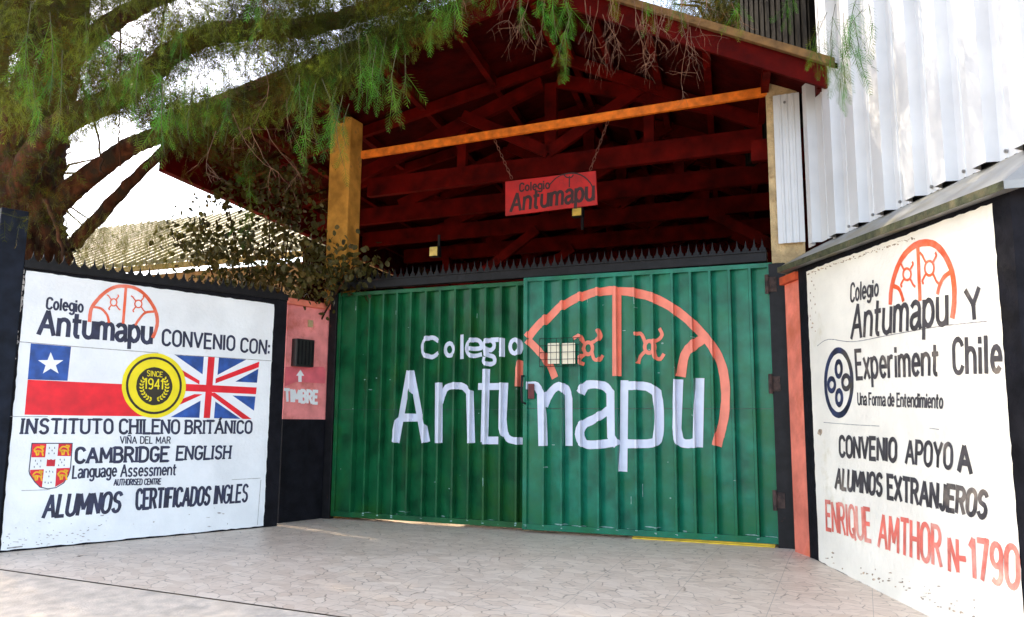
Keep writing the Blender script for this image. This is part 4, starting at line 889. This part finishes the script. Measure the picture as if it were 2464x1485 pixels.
for _ in range(34):
    x = random.uniform(400, 1000); y = 285-.39*(x-428); near_ = (x, y+random.uniform(-90, -20), y+random.uniform(20, 120), random.uniform(5.3, 6.4))
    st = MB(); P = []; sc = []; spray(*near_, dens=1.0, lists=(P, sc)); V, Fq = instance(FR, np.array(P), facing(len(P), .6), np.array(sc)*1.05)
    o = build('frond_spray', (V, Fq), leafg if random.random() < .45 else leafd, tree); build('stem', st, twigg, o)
# denser darker crown behind: streamers fill the region above the wall, with gaps where the sky shows
holes = [(300, 65, 62, 55), (470, 15, 75, 26), (470, 200, 90, 38), (560, 165, 70, 40), (640, 130, 40, 25), (265, 320, 75, 52), (300, 470, 110, 75), (430, 450, 90, 55), (805, 60, 26, 48), (925, 32, 34, 24), (735, 165, 26, 40), (180, 395, 30, 30), (560, 250, 40, 20)]
bound = [(0, 560), (60, 560), (110, 560), (160, 560), (200, 300), (330, 300), (360, 330), (470, 300), (640, 265), (800, 215), (900, 150), (990, 85), (1100, 40), (1130, 0)]
bxs, bys = [b[0] for b in bound], [b[1] for b in bound]
st = None; P = []; sc = []
tries = 0
while len(P) < 20000 and tries < 120000:
    tries += 1; x = random.uniform(-60, 1140); lim = np.interp(x, bxs, bys); y = random.uniform(-260, lim)
    inh = any(((x-hx)/hrx)**2+((y-hy)/hry)**2 < 1 for hx, hy, hrx, hry in holes)
    if inh and random.random() < .80: continue
    if x < 210 and y > 265 and random.random() < .8: continue
    dep = random.uniform(5.6, 8.8) if x < 650 else random.uniform(5.4, 6.9)
    P.append(at(x, y-15, dep)); sc.append(random.uniform(.6, 1.05)*(.6+.06*dep))
lx = [170, 260, 350, 440, 560, 760, 950]; ly = [285, 245, 185, 110, 75, 60, 5]; ld = [8.1, 7.6, 7.1, 6.7, 6.3, 6.0, 5.8]
for _ in range(1500):
    x = random.uniform(150, 950); y = np.interp(x, lx, ly)+random.uniform(-40, 55); P.append(at(x, y, np.interp(x, lx, ld)-random.uniform(.05, .7))); sc.append(random.uniform(.5, .95))
# a deeper layer round the trunk and limbs
for _ in range(11500):
    x = random.uniform(-300, 760); y = random.uniform(-330, np.interp(x, bxs, bys)+10)
    if any(((x-hx)/hrx)**2+((y-hy)/hry)**2 < 1.05 for hx, hy, hrx, hry in holes) and random.random() < .94: continue
    if x < 190 and y > 265 and random.random() < .6: continue
    dep = random.uniform(9.7, 11.8); P.append(at(x, y-12, dep)); sc.append(random.uniform(1.0, 1.7))
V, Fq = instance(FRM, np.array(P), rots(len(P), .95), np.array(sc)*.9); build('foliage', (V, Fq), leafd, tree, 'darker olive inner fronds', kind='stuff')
print('crown', len(P), tries)
P = []; sc = []                                # dark tangle under the left eave
while len(P) < 620:
    x = random.uniform(340, 790); y = random.uniform(285, 300+.42*(x-300)) 
    if x > 640 and random.random() < .6: continue
    P.append(at(x, y-10, random.uniform(6.6, 7.9))); sc.append(random.uniform(.45, .85))
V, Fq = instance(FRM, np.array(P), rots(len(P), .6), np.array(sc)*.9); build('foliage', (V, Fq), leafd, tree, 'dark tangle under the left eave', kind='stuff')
P = []; sc = []                                # lighter, sunlit tips through the crown
while len(P) < 2600:
    x = random.uniform(-60, 1080); y = random.uniform(-60, np.interp(x, bxs, bys)+15)
    if x < 210 and y > 300: continue
    c_ = math.sin(x*.021+1)*math.sin(y*.03+x*.008)
    if c_ < random.uniform(-.3, .5): continue
    P.append(at(x, y-10, random.uniform(5.3, 6.6))); sc.append(random.uniform(.5, .85))
V, Fq = instance(FR, np.array(P), rots(len(P), .55), np.array(sc)); build('foliage', (V, Fq), mat('yellow_green_tip_leaf', (.13, .16, .014), .5, .45, 3, trans=.45, spec=.2), tree, 'yellow green tips through the crown', kind='stuff')
# lacy light growth in the low gap over the house roof
P = []; sc = []
for _ in range(1300):
    x = random.gauss(330, 130); y = random.uniform(520, 640); 
    if random.random() < .45: x = random.choice((205, 250, 300, 345, 380, 400))+random.gauss(0, 9)
    if random.random() < .2: y = random.uniform(400, 640); x = random.choice((150, 175, 190, 225, 440, 470))+random.gauss(0, 12)
    P.append(at(x, y-14, random.uniform(8.8, 10.3))); sc.append(random.uniform(.5, .9))
V, Fq = instance(FR, np.array(P), rots(len(P), .35), np.array(sc)); build('foliage', (V, Fq), mat('yellow_green_backlit_leaf', (.16, .15, .02), .5, .4, 3, trans=.5), tree, 'thin yellow green fronds over the far roof', kind='stuff')
# the crown goes on above the picture and over the street, unseen and shaped to shade the forecourt
P = []; sc = []
for _k in range(26000):
    x, y = (random.uniform(-9, 3.2), random.uniform(1.2, 9.5)) if _k % 2 else (random.uniform(-3, 3.0), random.uniform(3, 9.5)); z = 5.2+random.random()*2.6
    q_ = np.array([x, y, z]); vv = q_-C0; py = PY-FPX*(vv @ cU)/(vv @ cF)
    if py > -160 or (y < 5.5 and x > -3.5) or (y < 4 and x > -6): continue
    if math.sin(x*1.3+1)*math.sin(y*1.1)+random.gauss(0, .35) < -.55: continue
    P.append(q_); sc.append(random.uniform(1.2, 2.1))
for _k in range(24000):  # unseen foliage added beyond the frame to block sun patches
    q_ = np.array([random.uniform(-15, -4), random.uniform(8, 18), random.uniform(5.5, 12.5)]); vv = q_-C0; px = PX+FPX*(vv @ cR)/(vv @ cF); py = PY-FPX*(vv @ cU)/(vv @ cF)
    if py > -160 and px > -120: continue
    P.append(q_); sc.append(random.uniform(2., 3.2))
V, Fq = instance(FRL, np.array(P), rots(len(P), .5), np.array(sc)); build('foliage', (V, Fq), leafd, tree, 'unseen upper crown, with foliage added to block the sun', kind='stuff')
# bare twigs
def twig(p, d, L_, r, lev):
    n = 5; pts = [p]; 
    for i in range(n): d = d+rng.normal(0, .22, 3)+np.array([0, 0, -.10]); d /= np.linalg.norm(d); pts.append(pts[-1]+d*L_/n)
    tw.tube(pts, [r*(1-.6*i/n) for i in range(n+1)], 4)
    if lev > 0:
        for _ in range(random.randint(2, 4)):
            k = random.randint(1, n-1); dn = d*.6+rng.normal(0, .6, 3)*np.array([1, .5, .6])+np.array([0, 0, -.35]); twig(pts[k], dn/np.linalg.norm(dn), L_*random.uniform(.35, .7), r*.6, lev-1)
for x, y, L_ in [(1215, -20, .25), (1240, 0, .4), (1250, 20, .5), (1275, -10, .35), (1310, 20, .35), (1400, 0, .45), (1440, 20, .45), (1465, 0, .5), (1490, 30, .5), (1500, 60, .4), (1525, 20, .5), (1530, 70, .38), (1555, 20, .35), (1590, 30, .45), (1600, 60, .4), (1640, 20, .5), (1655, 60, .6), (1660, 90, .45), (1450, 60, .3), (1420, 40, .35), (1570, 10, .3), (1480, 10, .3), (1545, 30, .4), (1620, 0, .3), (1110, 0, .2), (640, 200, .5), (690, 260, .4), (560, 300, .55), (600, 330, .45), (520, 340, .4), (640, 330, .5), (1700, 20, .3), (1760, 30, .25)]:
    tw = MB(); twig(at(x, y-25, random.uniform(5.3, 5.8)), np.array([random.uniform(-.3, .3), random.uniform(-.2, .2), -1.]), L_, .0024, 2)
    build('bare_twig', tw, twigm, tree)

# ------------------------------------------------------------------ round-leaved shrub over the pier
shrub = thing('shrub', 'round leaved dark shrub spilling over the wall and pink pier beside the left pillar', 'shrub', at(640, 1000, 10)*np.array([1, 1, 0]))
sm = MB(); base = at(640, 1000, 10); base[2] = 0
tips = [(470, 560, 9.6), (520, 640, 9.5), (590, 580, 9.8), (650, 470, 10), (700, 520, 9.8), (760, 600, 9.6), (780, 660, 9.3), (850, 640, 9.1), (720, 690, 9.2), (600, 660, 9.4), (660, 640, 9.5), (540, 450, 10), (700, 420, 10.2)]
P = []; sc = []
for tpx in tips:
    e_ = at(*tpx); mid = (base+e_)/2+np.array([0, 0, .5]); pts = smooth_px([base, mid, e_], 6); sm.tube(pts, [.022*(1-.75*i/(len(pts)-1)) for i in range(len(pts))], 6)
    for _ in range(150): P.append(e_+rng.normal(0, 1, 3)*np.array([.20, .16, .14])); sc.append(random.uniform(.05, .095))
    for _ in range(25): P.append(np.array(pts[random.randint(8, len(pts)-1)])+rng.normal(0, .07, 3)); sc.append(random.uniform(.05, .08))
for x, y, n, s1, s2 in ((560, 690, 130, .42, .06), (700, 660, 170, .30, .12), (830, 640, 60, .2, .08), (900, 650, 14, .06, .03), (600, 560, 90, .28, .22), (690, 560, 60, .15, .15), (530, 590, 60, .15, .12)):
    c = at(x, y, 9.3)
    for _ in range(n): P.append(c+rng.normal(0, 1, 3)*np.array([s1, .15, s2])); sc.append(random.uniform(.05, .09))
ov = np.array([(0, 0, 0), (.32, .05, -.25), (.38, .08, -.55), (.2, .04, -.88), (0, -.02, -1), (-.2, .04, -.88), (-.38, .08, -.55), (-.32, .05, -.25)])
V, Fq = instance([(ov, np.array([(0, 1, 2, 3), (0, 3, 4, 5), (0, 5, 6, 7)]))], np.array(P), rots(len(P), .8), np.array(sc)*1.0)
build('foliage', (V, Fq), mat('dark_oval_leaf', (.055, .048, .010), .5, .5, 3, spec=.3, col2=(.16, .095, .02), fac2=(.52, .7), s2=2.5, trans=.25), shrub); build('stems', sm, bark, shrub)

# ------------------------------------------------------------------ trees behind the hall
def back_tree(label, cx, cy, dep, R_, n, seed):
    c = at(cx, cy, dep); t = thing('background_tree', label, 'tree', (c[0], c[1], 0), 'trees beyond the hall'); mb = MB()
    mb.tube([(c[0], c[1], 0), (c[0]+.1, c[1], c[2]*.5), (c[0], c[1], c[2])], [.25, .2, .08], 10, .08)
    P = []; sc = []
    for k in range(26):
        d = rng.normal(0, 1, 3); d /= np.linalg.norm(d); e_ = c+d*R_*np.array([1, 1, .75])*random.uniform(.5, 1); mb.tube([c-np.array([0, 0, R_*.5]), (c+e_)/2, e_], [.05, .03, .01], 5)
        for _ in range(n//40): P.append(c+(e_-c)*random.random()+rng.normal(0, R_*.14, 3)); sc.append(random.uniform(.8, 1.4))
        for _ in range(n//26): P.append(e_+rng.normal(0, R_*.16, 3)); sc.append(random.uniform(.8, 1.5))
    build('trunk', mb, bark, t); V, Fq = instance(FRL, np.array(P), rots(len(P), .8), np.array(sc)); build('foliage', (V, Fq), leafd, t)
back_tree('lacy tree crown showing above the right slope of the hall roof', 1745, 20, 14., 1.9, 5200, 1)
back_tree('tall olive crown added behind the pepper tree to block the sun', 20, -40, 14.5, 3.0, 4200, 3)  # crown added on the sun's path to shade the ground at the gate
back_tree('olive tree crown behind the trunk of the pepper tree at far left', 60, 420, 17., 2.6, 1500, 2)
# a few fallen leaves on the tiles
lf = MB()
dry = mat('dry_leaf', (.12, .07, .03), .8, .3)
for k, (x, y) in enumerate(((192, 1341), (1085, 1590), (640, 1305), (1500, 1380))):
    if y > 1480: continue
    c = on_ground(x, y, gz(on_ground(x, y)[1])); a = random.uniform(0, 6); d = np.array([math.cos(a), math.sin(a), 0]); s_ = np.array([-d[1], d[0], 0]); mb = MB()
    zz = np.array([0, 0, 1]); b_ = c+zz*.004
    mb.face([b_-d*.03, b_+s_*.010+zz*.006, b_+d*.03+zz*.008, b_-s_*.010+zz*.003])
    build('fallen_leaf', mb, dry, label=['dry brown leaf on the tiles near the left white wall', '', 'dry brown leaf on the tiles below the black wall end', 'dry brown leaf on the tiles in front of the gate'][k], cat='leaf', loc=c)
